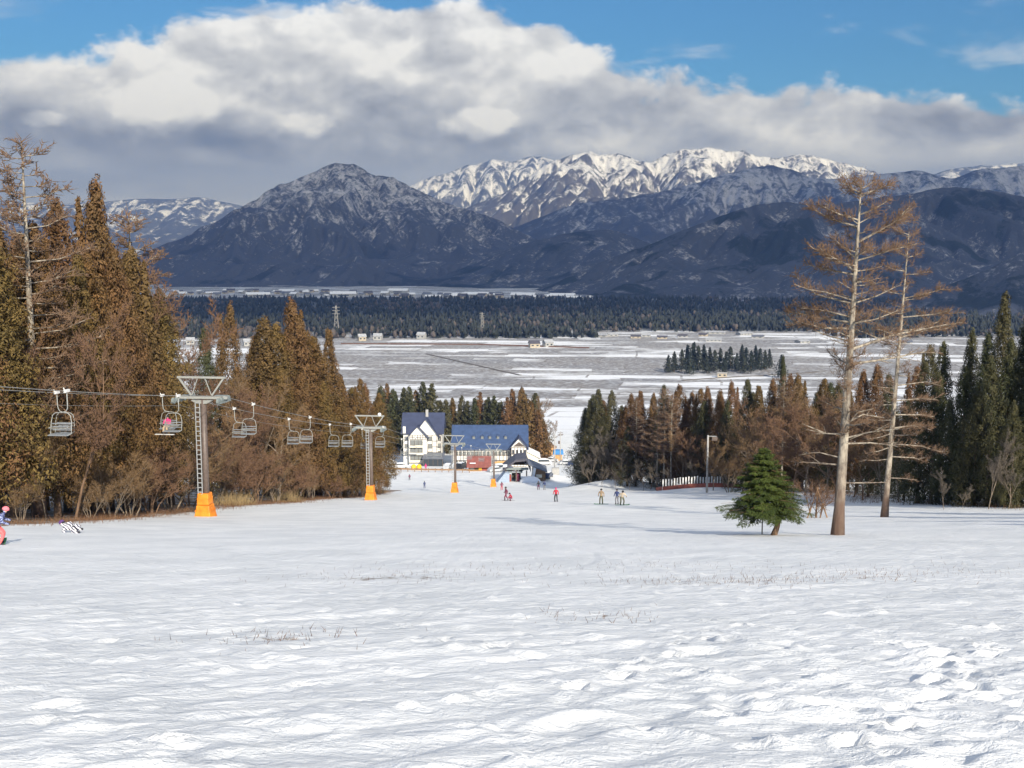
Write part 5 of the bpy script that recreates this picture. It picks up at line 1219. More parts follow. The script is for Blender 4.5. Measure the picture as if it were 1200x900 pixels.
def lift_station():
    Y = 256.0
    def xx(px): return xat(px, 555, Y)
    xc = xx(607); z = gz(xc, Y); o = thing('lift_station', 'dark roofed lift base station with snow patches on the roof', 'lift station', (xc, Y, z))
    def L(px): return xx(px) - xc
    def Zp(py): return zat(py, Y) - z
    # roof slab over the bullwheel, sloping down to both sides, open front
    MB().prism([(L(589), Zp(548)), (L(604), Zp(536.5)), (L(616), Zp(535)), (L(622), Zp(549)), (L(622), Zp(551)), (L(616), Zp(538)), (L(604), Zp(539)), (L(589), Zp(550))], -3.0, 6.0).obj('roof', M['roof_dark'], o)
    MB().prism([(L(592), Zp(549)), (L(604), Zp(540)), (L(615), Zp(540)), (L(619), Zp(549))], 4.5, 5.0).obj('back_wall', M['timber'], o)
    for px in (593, 605, 617): MB().box((L(px), -2.5, Zp(549) / 2 - 0.3), (0.3, 0.3, Zp(549) + 0.6)).obj('post', M['steel_dark'], o)
    MB().box((L(605), -2.0, Zp(547.5)), (L(619) - L(591), 0.5, 0.5)).obj('front_beam', M['sheave'], o)
    for px in (598, 610): MB().box((L(px), -1.5, Zp(551)), (0.9, 2.5, 0.3)).obj('guide_rail', M['sheave'], o)
    bw = MB(); n = 20; ring = [(1.7 * math.cos(2 * math.pi * i / n), 1.7 * math.sin(2 * math.pi * i / n), 0) for i in range(n + 1)]; bw.tube(ring, 0.12, 6, False)
    for i in range(5): a = 2 * math.pi * i / 5; bw.bar((0, 0, 0), (1.7 * math.cos(a), 1.7 * math.sin(a), 0), 0.12)
    bw.obj('bullwheel', M['steel_dark'], o, (L(605), 1.5, Zp(552)))
    MB().box((L(605), 2.5, Zp(557) / 2), (2.2, 2.0, Zp(557))).obj('drive_housing', M['cloth_olive'], o)
    MB().box((L(597.5), -1.2, 0.9), (0.7, 0.7, 1.8)).obj('control_cabinet', M['red_wall'], o); MB().box((L(606.5), -1.6, 1.1), (0.9, 0.6, 2.2)).obj('pad', M['cloth_wine'], o)
    for (a, b, p, q) in ((606.5, 615, 537.2, 541), (589.5, 594.5, 544, 547.5)): MB().box(((L(a) + L(b)) / 2, -1.6, (Zp(p) + Zp(q)) / 2 + 0.30), (L(b) - L(a), 2.6, 0.22)).obj('snow_patch', M['roof_snow'], o)
    # log operator cabin at the right
    cx = L(630); ev = Zp(550.5); pk = Zp(541.5)
    c = MB().prism([(L(624), -0.6), (L(639), -0.6), (L(639), ev), (L(624), Zp(547))], -1.5, 4.5).obj('cabin_wall', M['timber_mid'], o)
    MB().prism([(L(615), pk), (L(641), ev - 0.25), (L(641), ev), (L(615), pk + 0.3)], -2.4, 5.2).obj('cabin_roof', M['roof_grey'], o)
    for k in range(9): MB().box((L(631.5), -1.56, 0.2 + k * 0.27), (L(638.5) - L(624.5), 0.14, 0.2)).obj('log', M['timber_mid'], o)
    MB().box((L(631.5), -1.68, 1.5), (1.4, 0.12, 0.8)).obj('cabin_window', M['wall_cream'], o)
    MB().prism([(L(621.5), 0.0), (L(625), 0.0), (L(628), Zp(547)), (L(625), Zp(545.5))], -2.2, 0.5).obj('snow_slide', M['roof_snow'], o)
    # blue grey landing mat left of the station
    m = thing('ramp_mat', 'blue grey sloping mat at the left of the lift base', 'mat', (xx(589), Y - 3, gz(xx(589), Y - 3)))
    MB().prism([(L(582) - L(589), -0.1), (L(597) - L(589), -0.1), (L(597) - L(589), 2.4), (L(592) - L(589), 2.5)], -1.5, 4.0).obj('sheet', M['slide_blue'], m)
    s = MB(); s.ball((0, 0, 0), 2.6, 1.6, 1.5, 16, 8); so_ = s.obj('snow_heap', M['roof_snow'], None, (xx(621), Y - 4, gz(xx(621), Y - 4)), True); tag(so_, 'heap of snow before the log cabin of the lift base', 'snow heap')
lift_station()
# parking edge rail with posts
def rail():
    o = thing('guard_rail', 'low brown guard rail along the hotel car park', 'guard rail', (xat(500, 556, 284), 284, 0))
    pts = []
    for i in range(14):
        px = 446 + i * 8; Yr = 284 - i * 0.2; X = xat(px, 555, Yr); pts.append((X, Yr, gz(X, Yr)))
    for p in pts: MB().box((0, 0, 0.4), (0.18, 0.18, 1.4)).obj('post', M['timber_mid'], o, (p[0] - o.location.x, p[1] - 284, p[2]))
    m = MB()
    for a, b in zip(pts[:-1], pts[1:]): m.bar((a[0] - o.location.x, a[1] - 284 - 0.14, a[2] + 0.75), (b[0] - o.location.x, b[1] - 284 - 0.14, b[2] + 0.75), 0.1, 0.42)
    m.obj('rail', M['timber_mid'], o)
rail()

# ------------------------------------------------------------------ cars
def car(X, Y, rz, paint, label, van=False):
    z = gz(X, Y); o = thing('parked_car', label, 'car', (X, Y, z), rz, 'cars at the ski base'); H = 1.9 if van else 1.48; L = 2.2
    if van: prof = [(-L, 0.35), (L, 0.35), (L, 0.95), (L - 0.35, 1.1), (L - 1.0, H), (-L + 0.1, H), (-L, 1.0)]
    else: prof = [(-L, 0.35), (L, 0.35), (L, 0.75), (L - 0.2, 0.88), (L - 1.1, 0.95), (L - 1.9, H), (-L + 0.9, H), (-L + 0.2, 0.98), (-L, 0.9)]
    MB().prism(prof, -0.85, 0.85).obj('body', M['car_' + paint], o, bevel=0.05)
    w = [(L - 1.2, 1.0), (L - 1.95, H - 0.1), (-L + 0.95, H - 0.1), (-L + 0.5, 1.0)] if not van else [(L - 0.55, 1.1), (L - 1.1, H - 0.12), (-L + 0.25, H - 0.12), (-L + 0.2, 1.1)]
    for s in (-1, 1): MB().prism(w, s * 0.86 - 0.015, s * 0.86 + 0.015).obj('side_window', M['glass'], o)
    MB().bar((w[0][0] + 0.08, 0, w[0][1]), (w[1][0] + 0.10, 0, w[1][1]), 1.4, 0.06).obj('windscreen', M['glass'], o)
    for sx in (-1.35, 1.35):
        for sy in (-0.8, 0.8):
            m = MB(); m.tube([(sx, sy - 0.1, 0.32), (sx, sy + 0.1, 0.32)], 0.32, 12); wo = m.obj('wheel', M['rubber'], o); MB().tube([(sx, sy - 0.12, 0.32), (sx, sy + 0.12, 0.32)], 0.18, 8).obj('rim', M['steel'], wo)
    for s in (-0.6, 0.6): MB().box((L, s, 0.7), (0.08, 0.3, 0.14)).obj('headlight', M['glass_pale'], o)
    MB().box((-0.2 if not van else -0.4, 0, H + 0.05), (1.7, 1.3, 0.1)).obj('snow_cap', M['roof_snow'], o)
for (px, Y, rz, paint, lab, van) in ((541, 296, 1.2, 'black', 'dark car parked left of the red shed', True), (534, 300, 1.5, 'silver', 'silver car parked behind the third lift tower', False), (525, 298, 1.35, 'silver', 'grey car parked right of the hotel porch', False), (470, 300, 0.2, 'white', 'white car parked left of the hotel', False), (581, 284, 0.5, 'silver', 'grey car right of the red shed', False), (586, 288, 0.3, 'white', 'white car before the lodge balcony', True),
        (592, 292, 0.2, 'navy', 'dark blue car before the lodge entrance', False), (638, 318, 0.1, 'white', 'white van beyond the log cabin roof', True), (646, 326, 0.0, 'silver', 'grey car beyond the log cabin, left of the poles', False), (664, 318, 0.05, 'silver', 'long grey car right of the two poles', False), (674, 314, 0.0, 'navy', 'dark car before the leafless trees right of the poles', False), (682, 310, 0.0, 'silver', 'silver car half hidden by the right wood', False), (642, 258, 1.3, 'navy', 'small dark blue buggy right of the log cabin', False)):
    X = xat(px, 550, Y); car(X, Y, rz, paint, lab, van)
# stall with blue tarp, utility poles, big stone base
def stall():
    Y = 330; X = xat(654, 540, Y); o = thing('stall', 'small stall with a blue sheet roof beside the poles', 'stall', (X, Y, gz(X, Y)))
    MB().box((0, 0, 1.0), (2.4, 1.8, 2.0)).obj('counter', M['wood_orange'], o); MB().prism([(-1.7, 2.0), (1.7, 2.0), (1.5, 3.3), (-1.5, 3.3)], -1.2, 1.2).obj('sheet', M['blue_sheet'], o)
    X = xat(643, 540, 345); o = thing('hut', 'small tan hut in the snow between the cedars and the poles', 'hut', (X, 345, gz(X, 345))); MB().box((0, 0, 1.2), (4.5, 3, 2.6)).obj('wall', M['wood_orange'], o); MB().prism([(-2.6, 2.4), (2.6, 2.4), (0, 3.6)], -1.8, 1.8).obj('roof', M['timber_mid'], o)
stall()
def pole(px, Y, yt, lab, kind):
    X = xat(px, 545, Y); z = gz(X, Y); H = zat(yt, Y) - z; o = thing('utility_pole', lab, 'pole', (X, Y, z)); MB().tube([(0, 0, -0.5), (0, 0, H)], [0.17, 0.12], 8).obj('shaft', M['concrete'], o, smooth=True)
    if kind == 'arms':
        for h in (0.97, 0.90): MB().box((0, 0, H * h), (1.6, 0.1, 0.12)).obj('crossarm', M['steel_dark'], o)
        MB().tube([(-0.35, 0, H * 0.62), (-0.35, 0, H * 0.62 + 0.9)], 0.3, 8).obj('transformer', M['steel_dark'], o)
    if kind == 'lamp':
        MB().box((0.55, 0, H - 0.15), (1.3, 0.08, 0.08)).obj('arm', M['steel'], o); MB().box((0.95, 0, H - 0.5), (0.75, 0.3, 0.55)).obj('lamp_head', M['steel_dark'], o)
pole(650, 268, 508, 'slim grey pole right of the lift base cabin', 'plain')
pole(656.5, 322, 506, 'utility pole with a transformer right of the slim grey pole', 'arms')
pole(829, 150, 510, 'grey lamp pole behind the picket fence', 'lamp')
m = MB(); m.box((0, 0, 0.8), (1.9, 1.6, 2.4)); X = xat(651, 553, 266); tag(m.obj('pole_base', M['concrete'], None, (X, 266, gz(X, 266)), bevel=0.12), 'square concrete block at the foot of the slim grey pole', 'block')

# ------------------------------------------------------------------ picket fence with netting
def fence():
    pts = []
    n = 22
    for i in range(n):
        px = 777 + i * 3.35; Y = 166 - i * 0.25; X = xat(px, 568, Y); pts.append((X, Y, gz(X, Y)))
    ox, oy = pts[0][:2]
    o = thing('picket_fence', 'white picket fence above red netting at the right piste edge', 'fence', (ox, oy, pts[0][2]))
    for i, p in enumerate(pts):
        k = 1.0 if i < 13 else 0.85
        MB().box((0, 0, 0.75), (0.20, 0.05, 2.1 * k)).obj('picket', M['picket_white'], o, (p[0] - ox, p[1] - oy, p[2] - pts[0][2] + rnd.uniform(-0.05, 0.05)))
    nm = MB(); q = [(xat(769, 570, 168), 168.0)] + [(p[0], p[1] - 0.12) for p in pts] + [(xat(856, 570, 160), 160.0), (xat(868, 570, 159), 159.0)]
    for a, b in zip(q[:-1], q[1:]): nm.bar((a[0] - ox, a[1] - oy, gz(*a) - pts[0][2] + 0.3), (b[0] - ox, b[1] - oy, gz(*b) - pts[0][2] + 0.3), 0.03, 0.7)
    nm.obj('netting', M['net_red'], o)
fence()

# ------------------------------------------------------------------ chair lift
LX = lambda Y: -23.5 + (Y - 80) * 0.1234
LDIR = Vector((0.1234, 1, 0)).normalized(); LANG = math.atan2(-0.1234, 1)
GAUGE = 1.75
TOWERS = [(28, None, None), (80, 607, 441), (129, 588.5, 486.5), (187, 577, 510), (236, 571, 520)]
tower_top = []
def lift_tower(Y, yb, yt, label):
    X = LX(Y); z = gz(X, Y)
    H = (zat(yt, Y) - z) if yt else 6.9
    hy = H * 0.835; s = (H if yt else 10.4) / 10.6
    tower_top.append((X, Y, z + hy + 0.28 * s))
    if yb is None: label = 'lift tower beyond the left edge of the picture'
    o = thing('lift_tower', label, 'lift tower', (X, Y, z), LANG, 'chair lift towers')
    MB().tube([(0.16, 0, -0.6), (0.16, 0, hy)], [0.26, 0.22], 14).obj('pole', M['steel_dark'], o, smooth=True)
    l = MB()
    for x in (-0.36, -0.02): l.box((x + 0.04, -0.36, 1.4 + (hy - 1.4) / 2), (0.06, 0.06, hy - 1.4))
    k = 1.6
    while k < hy - 0.1: l.box((-0.15, -0.36, k), (0.34, 0.05, 0.06)); k += 0.36
    for k in range(5): l.box((-0.02, -0.25, 1.8 + k * (hy - 2) / 4.5), (0.06, 0.36, 0.05))
    l.obj('ladder', M['steel'], o)
    ca = MB().box((0.05, 0, hy + 0.18), (4.0 * s, 0.30, 0.22)); ca.obj('crossarm', M['white_steel'], o, bevel=0.03)
    MB().prism([(-0.75, hy - 0.02), (-0.3, hy - 0.28), (0.5, hy - 0.28), (0.95, hy - 0.02)], -0.2, 0.2).obj('bracket', M['white_steel'], o)
    tw, bw = 1.85 * s, 0.80 * s
    MB().box((0.05, 0, H - 0.08), (tw * 2, 0.15, 0.15)).obj('gantry_beam', M['white_steel'], o)
    for sg in (-1, 1):
        MB().bar((0.05 + sg * bw, 0, hy + 0.33), (0.05 + sg * tw * 0.93, 0, H - 0.15), 0.115).obj('gantry_leg', M['white_steel'], o)
        MB().bar((0.05 + sg * bw * 0.95, 0.02, hy + 0.34), (0.05 + sg * 0.30 * s, 0.02, H - 0.18), 0.055).obj('brace', M['white_steel'], o)
        sh = MB(); x = sg * GAUGE
        sh.box((x, 0, hy + 0.02), (0.12, 2.4, 0.16)); sh.box((x + sg * 0.18, 0, hy - 0.12), (0.05, 2.0, 0.10)); so_ = sh.obj('sheave_assembly', M['sheave'], o)
        for k in range(4):
            w = MB(); w.tube([(x - 0.09, -0.96 + k * 0.64, hy + 0.02), (x + 0.09, -0.96 + k * 0.64, hy + 0.02)], 0.23, 12); w.obj('sheave_wheel', M['sheave'], so_)
        MB().box((x - sg * 0.45, 0.7, hy + 0.25), (0.9, 0.5, 0.05)).obj('catwalk', M['sheave'], o)
    if yb:
        p = MB(); p.frustum(-0.3, 0.70, 0.70, 0.95, 0.50, 0.50, 0.05); a = p.obj('lower_pad', M['orange'], o, bevel=0.07)
        p = MB(); p.frustum(0.97, 0.48, 0.48, 1.85, 0.42, 0.42, 0.05); p.obj('upper_pad', M['orange'], o, bevel=0.07)
        for k in (0.5, 1.4): MB().frustum(k, 0.61 if k < 1 else 0.465, 0.61 if k < 1 else 0.465, k + 0.05, 0.60 if k < 1 else 0.46, 0.60 if k < 1 else 0.46, 0.05).obj('strap', M['orange'], o)
    if yt and Y == 129: MB().ball((1.3, 0, H + 0.1), 0.22).obj('lamp', M['roof_snow'], o)
for i, (Y, yb, yt) in enumerate(TOWERS):
    lift_tower(Y, yb, yt, [None, 'nearest and tallest lift tower with ladder and orange padded foot', 'second lift tower with orange padded foot beside the bronze cedar clump', 'third lift tower with orange foot before the blue lodge roof', 'fourth and smallest lift tower left of the lift base'][i])
tower_top.append((LX(254), 254, gz(LX(254), 254) + 3.6))
def rope_pts(side, n=14):
    pts = []
    nrm = Vector((LDIR.y, -LDIR.x, 0))
    for (a, b) in zip(tower_top[:-1], tower_top[1:]):
        L = b[1] - a[1]; sag = 0.010 * L * (L / 55.0)
        for i in range(n):
            t = i / n; p = Vector(a).lerp(Vector(b), t); p.z -= 4 * sag * t * (1 - t); pts.append(p + nrm * side * GAUGE)
    pts.append(Vector(tower_top[-1]) + nrm * side * GAUGE); return pts
ROPE = {s: rope_pts(s) for s in (-1, 1)}
for s in (-1, 1):
    m = MB(); m.tube(ROPE[s], 0.022, 5); tag(m.obj('haul_rope', M['rope']), 'steel haul rope on the %s side of the chair lift towers' % ('left' if s < 0 else 'right'), 'rope', 'chair lift ropes')
m = MB(); m.tube([p + Vector((0, 0, -0.75)) for p in (rope_pts(-1))], 0.012, 4); tag(m.obj('signal_cable', M['rope']), 'thin signal cable hanging below the lift ropes', 'cable')
def rope_at(s, x):
    """point of a rope seen in picture column x"""
    best = None
    for a, b in zip(ROPE[s][:-1], ROPE[s][1:]):
        for i in range(12):
            p = a.lerp(b, i / 12); c, q = math.cos(PITCH), math.sin(PITCH); dep = p.y * c - (p.z - EYE) * q; px = CXP + F_PX * p.x / dep
            if best is None or abs(px - x) < best[0]: best = (abs(px - x), p)
    return best[1]
def make_chair(seatm):
    """origin at the rope grip, chair faces -y (uphill)"""
    o = thing('lift_chair', 'x', 'chair', (0, 0, 0)); r = 0.028
    g = MB(); g.box((0, 0, 0.02), (0.16, 0.46, 0.16)); g.tube([(0, -0.2, 0.05), (0.0, -0.30, 0.22)], 0.04, 6); g.obj('grip', M['picket_white'], o, bevel=0.02)
    h = MB(); h.tube([(0, 0, 0), (0, 0.02, -0.75), (0.02, 0.04, -0.95), (0.12, 0.05, -1.12), (0.30, 0.05, -1.18), (0.48, 0.05, -1.20)], 0.03, 7); h.obj('hanger', M['white_steel'], o, smooth=True)
    f = MB(); c = 0.42
    f.tube([(c - 0.52, -0.40, -2.42), (c - 0.60, -0.05, -2.36), (c - 0.60, 0.05, -1.75), (c - 0.52, 0.08, -1.36), (c - 0.36, 0.08, -1.22), (c, 0.08, -1.19), (c + 0.36, 0.08, -1.22), (c + 0.52, 0.08, -1.36), (c + 0.60, 0.05, -1.75), (c + 0.60, -0.05, -2.36), (c + 0.52, -0.40, -2.42)], 0.023, 7); f.obj('frame', M['white_steel'], o, smooth=True)
    b = MB()
    for k in range(3): b.box((c, 0.07, -2.16 + k * 0.17), (1.1, 0.03, 0.06))
    b.obj('backrest', M[seatm], o)
    s = MB()
    for k in range(5): s.box((c, -0.42 + k * 0.095, -2.40 + k * 0.006), (1.1, 0.08, 0.045))
    s.obj('seat', M[seatm], o)
    a = MB(); a.tube([(c - 0.5, 0.0, -1.95), (c - 0.52, -0.4, -2.0), (c + 0.52, -0.4, -2.0), (c + 0.5, 0.0, -1.95)], 0.02, 5); a.obj('safety_bar', M['white_steel'], o)
    return o
chairA = make_chair('seat_grey')
used = [False]
def place_chair(s, x, lab, mirror):
    o = chairA if not used[0] else copy_tree(chairA); used[0] = True
    p = rope_at(s, x); o.location = p; o['label'] = lab; o['group'] = 'chairs of the chair lift'; o.rotation_euler = (0, 0, LANG); o.scale = (-1 if mirror else 1, 1, 1)
    return o
rider_chair = None
for (s, x, lab, mir) in ((-1, 66, 'empty chair nearest on the left, hanging behind its twin, left one', False), (1, 78, 'empty chair nearest on the left, in front of its twin, right one', True), (-1, 190, 'chair carrying a rider in pink just left of the nearest tower', False), (1, 209, 'empty chair right beside the crossarm of the nearest tower', True),
        (-1, 275, 'left chair of the pair right after the nearest tower', False), (1, 297, 'right chair of the pair right after the nearest tower', True), (-1, 339, 'left chair of the third pair from the left', False), (1, 363, 'right chair of the third pair from the left', True), (-1, 387, 'left chair of the pair just before the second tower', False), (1, 411, 'right chair of the pair just before the second tower', True),
        (-1, 424, 'left chair hanging behind the pole of the second tower', False), (1, 449, 'right chair hanging beside the pole of the second tower', True), (-1, 471, 'left chair in front of the hotel', False), (1, 487, 'right chair in front of the hotel', True), (-1, 501, 'left chair between hotel and third tower', False), (1, 516, 'right chair between hotel and third tower', True), (-1, 541, 'left chair just past the third tower', False), (1, 552, 'right chair just past the third tower', True), (-1, 562, 'left chair just past the red shed', False), (1, 582, 'right chair beside the fourth tower', True)):
    c = place_chair(s, x, lab, mir)
    if 'rider' in lab: rider_chair = c

# ------------------------------------------------------------------ people
BONES = [('pelvis', 'spine'), ('spine', 'chest'), ('chest', 'neck'), ('neck', 'head'), ('head', 'crown')]
for q in 'lr': BONES += [('chest', 'sh' + q), ('sh' + q, 'el' + q), ('el' + q, 'wr' + q), ('wr' + q, 'ha' + q), ('pelvis', 'hi' + q), ('hi' + q, 'kn' + q), ('kn' + q, 'an' + q), ('an' + q, 'to' + q)]
RAD = dict(pelvis=.155, spine=.145, chest=.165, neck=.065, head=.10, crown=.085, sh=.085, el=.062, wr=.048, ha=.052, hi=.105, kn=.08, an=.07, to=.055)
def pose(kind):
    j = dict(pelvis=(0, 0, .92), spine=(0, .02, 1.12), chest=(0, .03, 1.34), neck=(0, .03, 1.50), head=(0, .05, 1.60), crown=(0, .05, 1.70))
    for q, s in (('l', -1), ('r', 1)):
        j.update({'sh' + q: (.20 * s, .02, 1.42), 'el' + q: (.29 * s, -.02, 1.15), 'wr' + q: (.30 * s, .14, .96), 'ha' + q: (.30 * s, .22, .93), 'hi' + q: (.10 * s, 0, .86), 'kn' + q: (.14 * s, .07, .49), 'an' + q: (.15 * s, -.02, .10), 'to' + q: (.16 * s, .14, .05)})
    if kind == 'glide':                                       # knees bent, leaning forward
        j.update(pelvis=(0, -.12, .80), spine=(0, -.02, .99), chest=(0, .10, 1.18), neck=(0, .18, 1.33), head=(0, .24, 1.42), crown=(0, .26, 1.52))
        for q, s in (('l', -1), ('r', 1)): j.update({'sh' + q: (.21 * s, .10, 1.26), 'el' + q: (.36 * s, .12, 1.02), 'wr' + q: (.36 * s, .34, .94), 'ha' + q: (.36 * s, .42, .93), 'hi' + q: (.12 * s, -.10, .75), 'kn' + q: (.17 * s, .14, .46), 'an' + q: (.17 * s, -.02, .10), 'to' + q: (.17 * s, .14, .05)})
    if kind == 'walk':
        j.update(knl=(-.12, .22, .50), anl=(-.12, .18, .11), tol=(-.12, .34, .06), knr=(.12, -.06, .48), anr=(.12, -.34, .13), tor=(.12, -.22, .05), ell=(-.30, -.12, 1.16), wrl=(-.30, -.10, .95), hal=(-.30, -.08, .90))
    if kind == 'crouch':
        j.update(pelvis=(0, -.15, .42), spine=(0, -.05, .60), chest=(0, .08, .78), neck=(0, .16, .92), head=(0, .21, 1.0), crown=(0, .23, 1.10))
        for q, s in (('l', -1), ('r', 1)): j.update({'sh' + q: (.2 * s, .06, .86), 'el' + q: (.3 * s, .2, .66), 'wr' + q: (.22 * s, .36, .5), 'ha' + q: (.2 * s, .42, .46), 'hi' + q: (.11 * s, -.12, .38), 'kn' + q: (.2 * s, .25, .48), 'an' + q: (.18 * s, .06, .1), 'to' + q: (.18 * s, .22, .05)})
    if kind == 'sit':
        j.update(pelvis=(0, .1, .12), spine=(0, .12, .33), chest=(0, .12, .55), neck=(0, .10, .71), head=(0, .07, .81), crown=(0, .07, .91))
        for q, s in (('l', -1), ('r', 1)): j.update({'sh' + q: (.2 * s, .1, .63), 'el' + q: (.28 * s, -.02, .38), 'wr' + q: (.18 * s, -.22, .3), 'ha' + q: (.16 * s, -.28, .3), 'hi' + q: (.1 * s, .05, .10), 'kn' + q: (.13 * s, -.40, .10), 'an' + q: (.14 * s, -.44, -.30), 'to' + q: (.14 * s, -.58, -.36)})
    if kind == 'fallen':                                      # lying curled on the side, knees drawn up
        j.update(pelvis=(.28, 0, .20), spine=(.08, -.04, .24), chest=(-.16, -.08, .28), neck=(-.34, -.06, .33), head=(-.42, -.02, .40), crown=(-.47, .0, .49),
                 shl=(-.22, -.24, .24), ell=(-.16, -.44, .16), wrl=(-.02, -.52, .10), hal=(.05, -.54, .09), shr=(-.20, .08, .40), elr=(-.02, -.06, .48), wrr=(.16, -.20, .38), har=(.22, -.24, .34),
                 hil=(.34, -.10, .15), knl=(.22, -.42, .18), anl=(.56, -.52, .12), tol=(.66, -.48, .18), hir=(.36, .06, .26), knr=(.34, -.30, .40), anr=(.66, -.40, .24), tor=(.76, -.36, .30))
    return j
def person(kind, loc, rz, label, jacket, pants, hat, height=1.65, extra=None, group=None, hood=False):
    j = pose(kind); names = list(j); me = bpy.data.meshes.new('body'); me.from_pydata([j[n] for n in names], [(names.index(a), names.index(b)) for a, b in BONES], [])
    tmp = bpy.data.objects.new('tmp_body', me); COL.objects.link(tmp)
    sm = tmp.modifiers.new('s', 'SKIN'); sm.use_smooth_shade = True; sm.branch_smoothing = 0.6; ss = tmp.modifiers.new('u', 'SUBSURF'); ss.levels = 1; ss.render_levels = 1
    for i, n in enumerate(names):
        r = RAD.get(n, RAD.get(n[:2])); me.skin_vertices[0].data[i].radius = (r, r); me.skin_vertices[0].data[i].use_root = n == 'pelvis'
    dg = bpy.context.evaluated_depsgraph_get(); dg.update(); bm_ = bpy.data.meshes.new_from_object(tmp.evaluated_get(dg)); bpy.data.objects.remove(tmp)
    bm_.name = 'body'; bm_.materials.clear()
    for k in (jacket, pants, 'skin', 'cloth_black'): bm_.materials.append(M[k])
    segs = [(a, b, Vector(j[a]), Vector(j[b])) for a, b in BONES]
    for p in bm_.polygons:
        best = None
        for a, b, u, v in segs:
            d = v - u; t = max(0, min(1, (p.center - u).dot(d) / d.length_squared)); q = (p.center - (u + d * t)).length - 0.5 * RAD.get(a, RAD.get(a[:2]))
            if best is None or q < best[0]: best = (q, a, b, t)
        _, a, b, t = best
        if b in ('head', 'crown'): k = 2
        elif b[:2] in ('ha', 'to') : k = 3
        elif b[:2] in ('kn', 'an', 'hi') or (a == 'pelvis' and b == 'spine' and t < 0.15): k = 1
        else: k = 0
        p.material_index = k; p.use_smooth = True
    s = height / 1.70
    o = thing('person', label, 'person', loc, rz, group, (s, s, s)); link('body', bm_, o)
    hd, cr = Vector(j['head']), Vector(j['crown']); c = hd.lerp(cr, 0.55); up = (cr - hd).normalized()
    h = MB(); h.ball((0, 0, 0), 0.125, 0.145, 0.13, 12, 8, -0.25); ho = h.obj('helmet' if not hood else 'hood', M[hat], o, smooth=True); ho.location = c; ho.rotation_euler = up.to_track_quat('Z', 'Y').to_euler()
    if kind != 'sit': MB().box((0, 0.115, -0.03), (0.17, 0.05, 0.07)).obj('goggles', M['cloth_black'], ho, bevel=0.015)
    if extra == 'board':
        b = MB(); b.prism([(-0.78, 0.09), (-0.68, 0.02), (0.68, 0.02), (0.78, 0.09), (0.78, 0.11), (0.68, 0.04), (-0.68, 0.04), (-0.78, 0.11)], -0.13, 0.16); b.obj('snowboard', M['cloth_green'] if 'cloth_green' in M else M['cloth_grey'], o)
    if extra == 'ski':
        for q in ('al', 'ar'):
            f = Vector(j['an' + q[1]]); t = Vector(j['to' + q[1]]); d = (t - f); d.z = 0; d.normalize(); base = f - Vector((0, 0, 0.12))
            sk = MB(); sk.bar(base - d * 0.6, base + d * 0.75, 0.09, 0.025); sk.bar(base + d * 0.75, base + d * 0.9 + Vector((0, 0, 0.08)), 0.08, 0.02); sk.obj('ski', M['cloth_grey'], o)
    if extra == 'chairboard':
        f = Vector(j['tol']); b = MB(); b.bar((-0.75, f.y + 0.08, f.z - 0.08), (0.75, f.y + 0.08, f.z - 0.08), 0.26, 0.03); b.obj('snowboard', M['picket_white'], o)
    return o
cloth('green', (0.05, 0.20, 0.08))
def at(x, y): X, Y, z = hit(x, y); return (X, Y, z)
def hgt(y0, y1, Y): return (y1 - y0) * Y / F_PX * 1.02
L_ = at(1, 638.5); person('glide', L_, R(-70), 'snowboarder in blue patterned jacket, coral trousers and red helmet at left edge', 'cloth_print', 'cloth_coral', 'cloth_pink', 1.4, 'board')
L_ = at(84, 624); person('fallen', L_, R(-5), 'person in zebra striped clothes lying on the snow at the foot of the left wood', 'cloth_zebra', 'cloth_zebra', 'cloth_purple', 1.7)
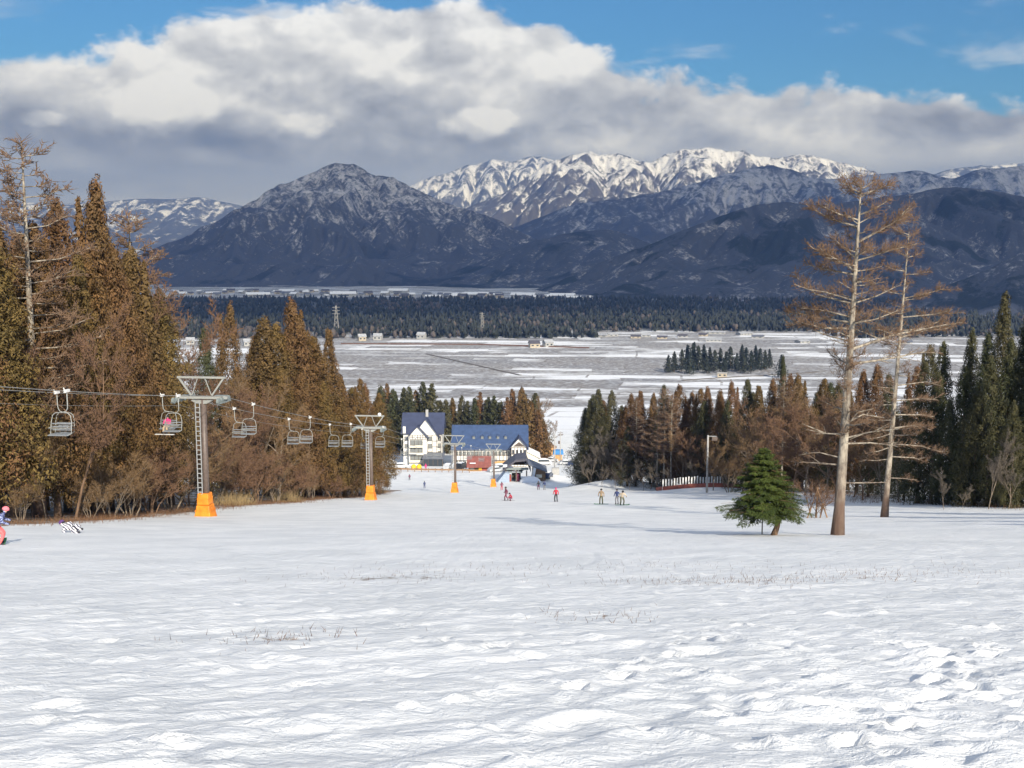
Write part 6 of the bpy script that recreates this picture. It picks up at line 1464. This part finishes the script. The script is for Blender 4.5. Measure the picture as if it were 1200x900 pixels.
for (x, yb, h, kind, rz, jk, pt, ht, ex, lab) in (
        (588, 574.5, 1.6, 'stand', 0.3, 'cloth_wine', 'cloth_red', 'cloth_black', None, 'small figure in dark red standing just below the fourth tower'),
        (593, 586.5, 1.7, 'walk', 1.9, 'cloth_wine', 'cloth_wine', 'cloth_black', 'ski', 'taller skier in plum clothes beside the crouching child'),
        (599, 587, 1.5, 'crouch', 1.7, 'cloth_red', 'cloth_wine', 'cloth_black', 'ski', 'child in red crouching on skis beside the taller skier'),
        (631, 574, 1.7, 'stand', 3.0, 'cloth_black', 'cloth_wine', 'cloth_black', None, 'dark dressed figure before the log cabin, left of two'),
        (638, 574, 1.7, 'stand', 2.6, 'cloth_navy', 'cloth_grey', 'cloth_navy', None, 'dark blue dressed figure before the log cabin, right of two'),
        (651.5, 588, 1.65, 'stand', 2.9, 'cloth_red', 'cloth_black', 'cloth_magenta', 'ski', 'lone skier in a red jacket in the middle of the piste'),
        (704.5, 591, 1.65, 'stand', 3.0, 'cloth_tan', 'cloth_olive', 'cloth_black', 'board', 'lone snowboarder in tan jacket left of the pair'),
        (723, 591, 1.6, 'stand', 2.6, 'cloth_navy', 'cloth_grey', 'cloth_black', 'ski', 'skier in dark blue, left one of the close pair'),
        (729, 592, 1.7, 'glide', 3.3, 'cloth_beige', 'cloth_olive', 'cloth_black', 'board', 'snowboarder in beige jacket, right one of the close pair'),
        (463.5, 562, 1.6, 'stand', 0.0, 'cloth_black', 'cloth_grey', 'cloth_black', None, 'dark figure standing below the guard rail at the left'),
        (480, 563, 1.5, 'stand', 0.5, 'cloth_wine', 'cloth_black', 'cloth_black', None, 'figure in maroon below the guard rail in front of the hotel'),
        (497.5, 572.5, 1.5, 'stand', 0.5, 'cloth_navy', 'cloth_navy', 'cloth_black', None, 'lone dark blue figure on the snow below the hotel'),
        (499, 551.5, 1.9, 'stand', 0.4, 'cloth_magenta', 'cloth_magenta', 'cloth_red', None, 'figure in bright magenta standing before the hotel porch'),
        (595.5, 564.5, 1.7, 'stand', 0.6, 'cloth_magenta', 'cloth_wine', 'cloth_red', None, 'attendant in dark pink at the lift base')):
    X, Y, z = at(x, yb)
    if Y > 300: Y = 286.0; X = xat(x, yb, Y); z = gz(X, Y)
    person(kind, (X, Y, z), rz, lab, jk, pt, ht, h, ex)
if rider_chair is not None:
    p = rider_chair.location; q = Vector((0.42, -0.25, -2.33)); q.rotate(Quaternion((0, 0, 1), LANG))
    person('sit', p + q, LANG, 'chair lift rider with pink gloves and snowboard on the chair by the nearest tower', 'cloth_magenta', 'cloth_tan', 'cloth_black', 1.6, 'chairboard')
# yellow play ride before the hotel
X = xat(488, 550, 290); o = thing('play_ride', 'yellow twin seat ride parked before the hotel', 'ride', (X, 290, gz(X, 290)))
for s in (-1, 1): MB().ball((s * 0.75, 0, 0.9), 0.72, 0.8, 0.75, 12, 8).obj('seat_shell', M['cloth_yellow'], o, smooth=True)
MB().box((0, 0, 0.25), (3.0, 1.3, 0.4)).obj('base', M['wood_orange'], o)
for s in (-1, 1):
    for q in (-0.5, 0.5): MB().tube([(s * 1.1, q - 0.1, 0.1), (s * 1.1, q + 0.1, 0.1)], 0.22, 10).obj('wheel', M['rubber'], o)
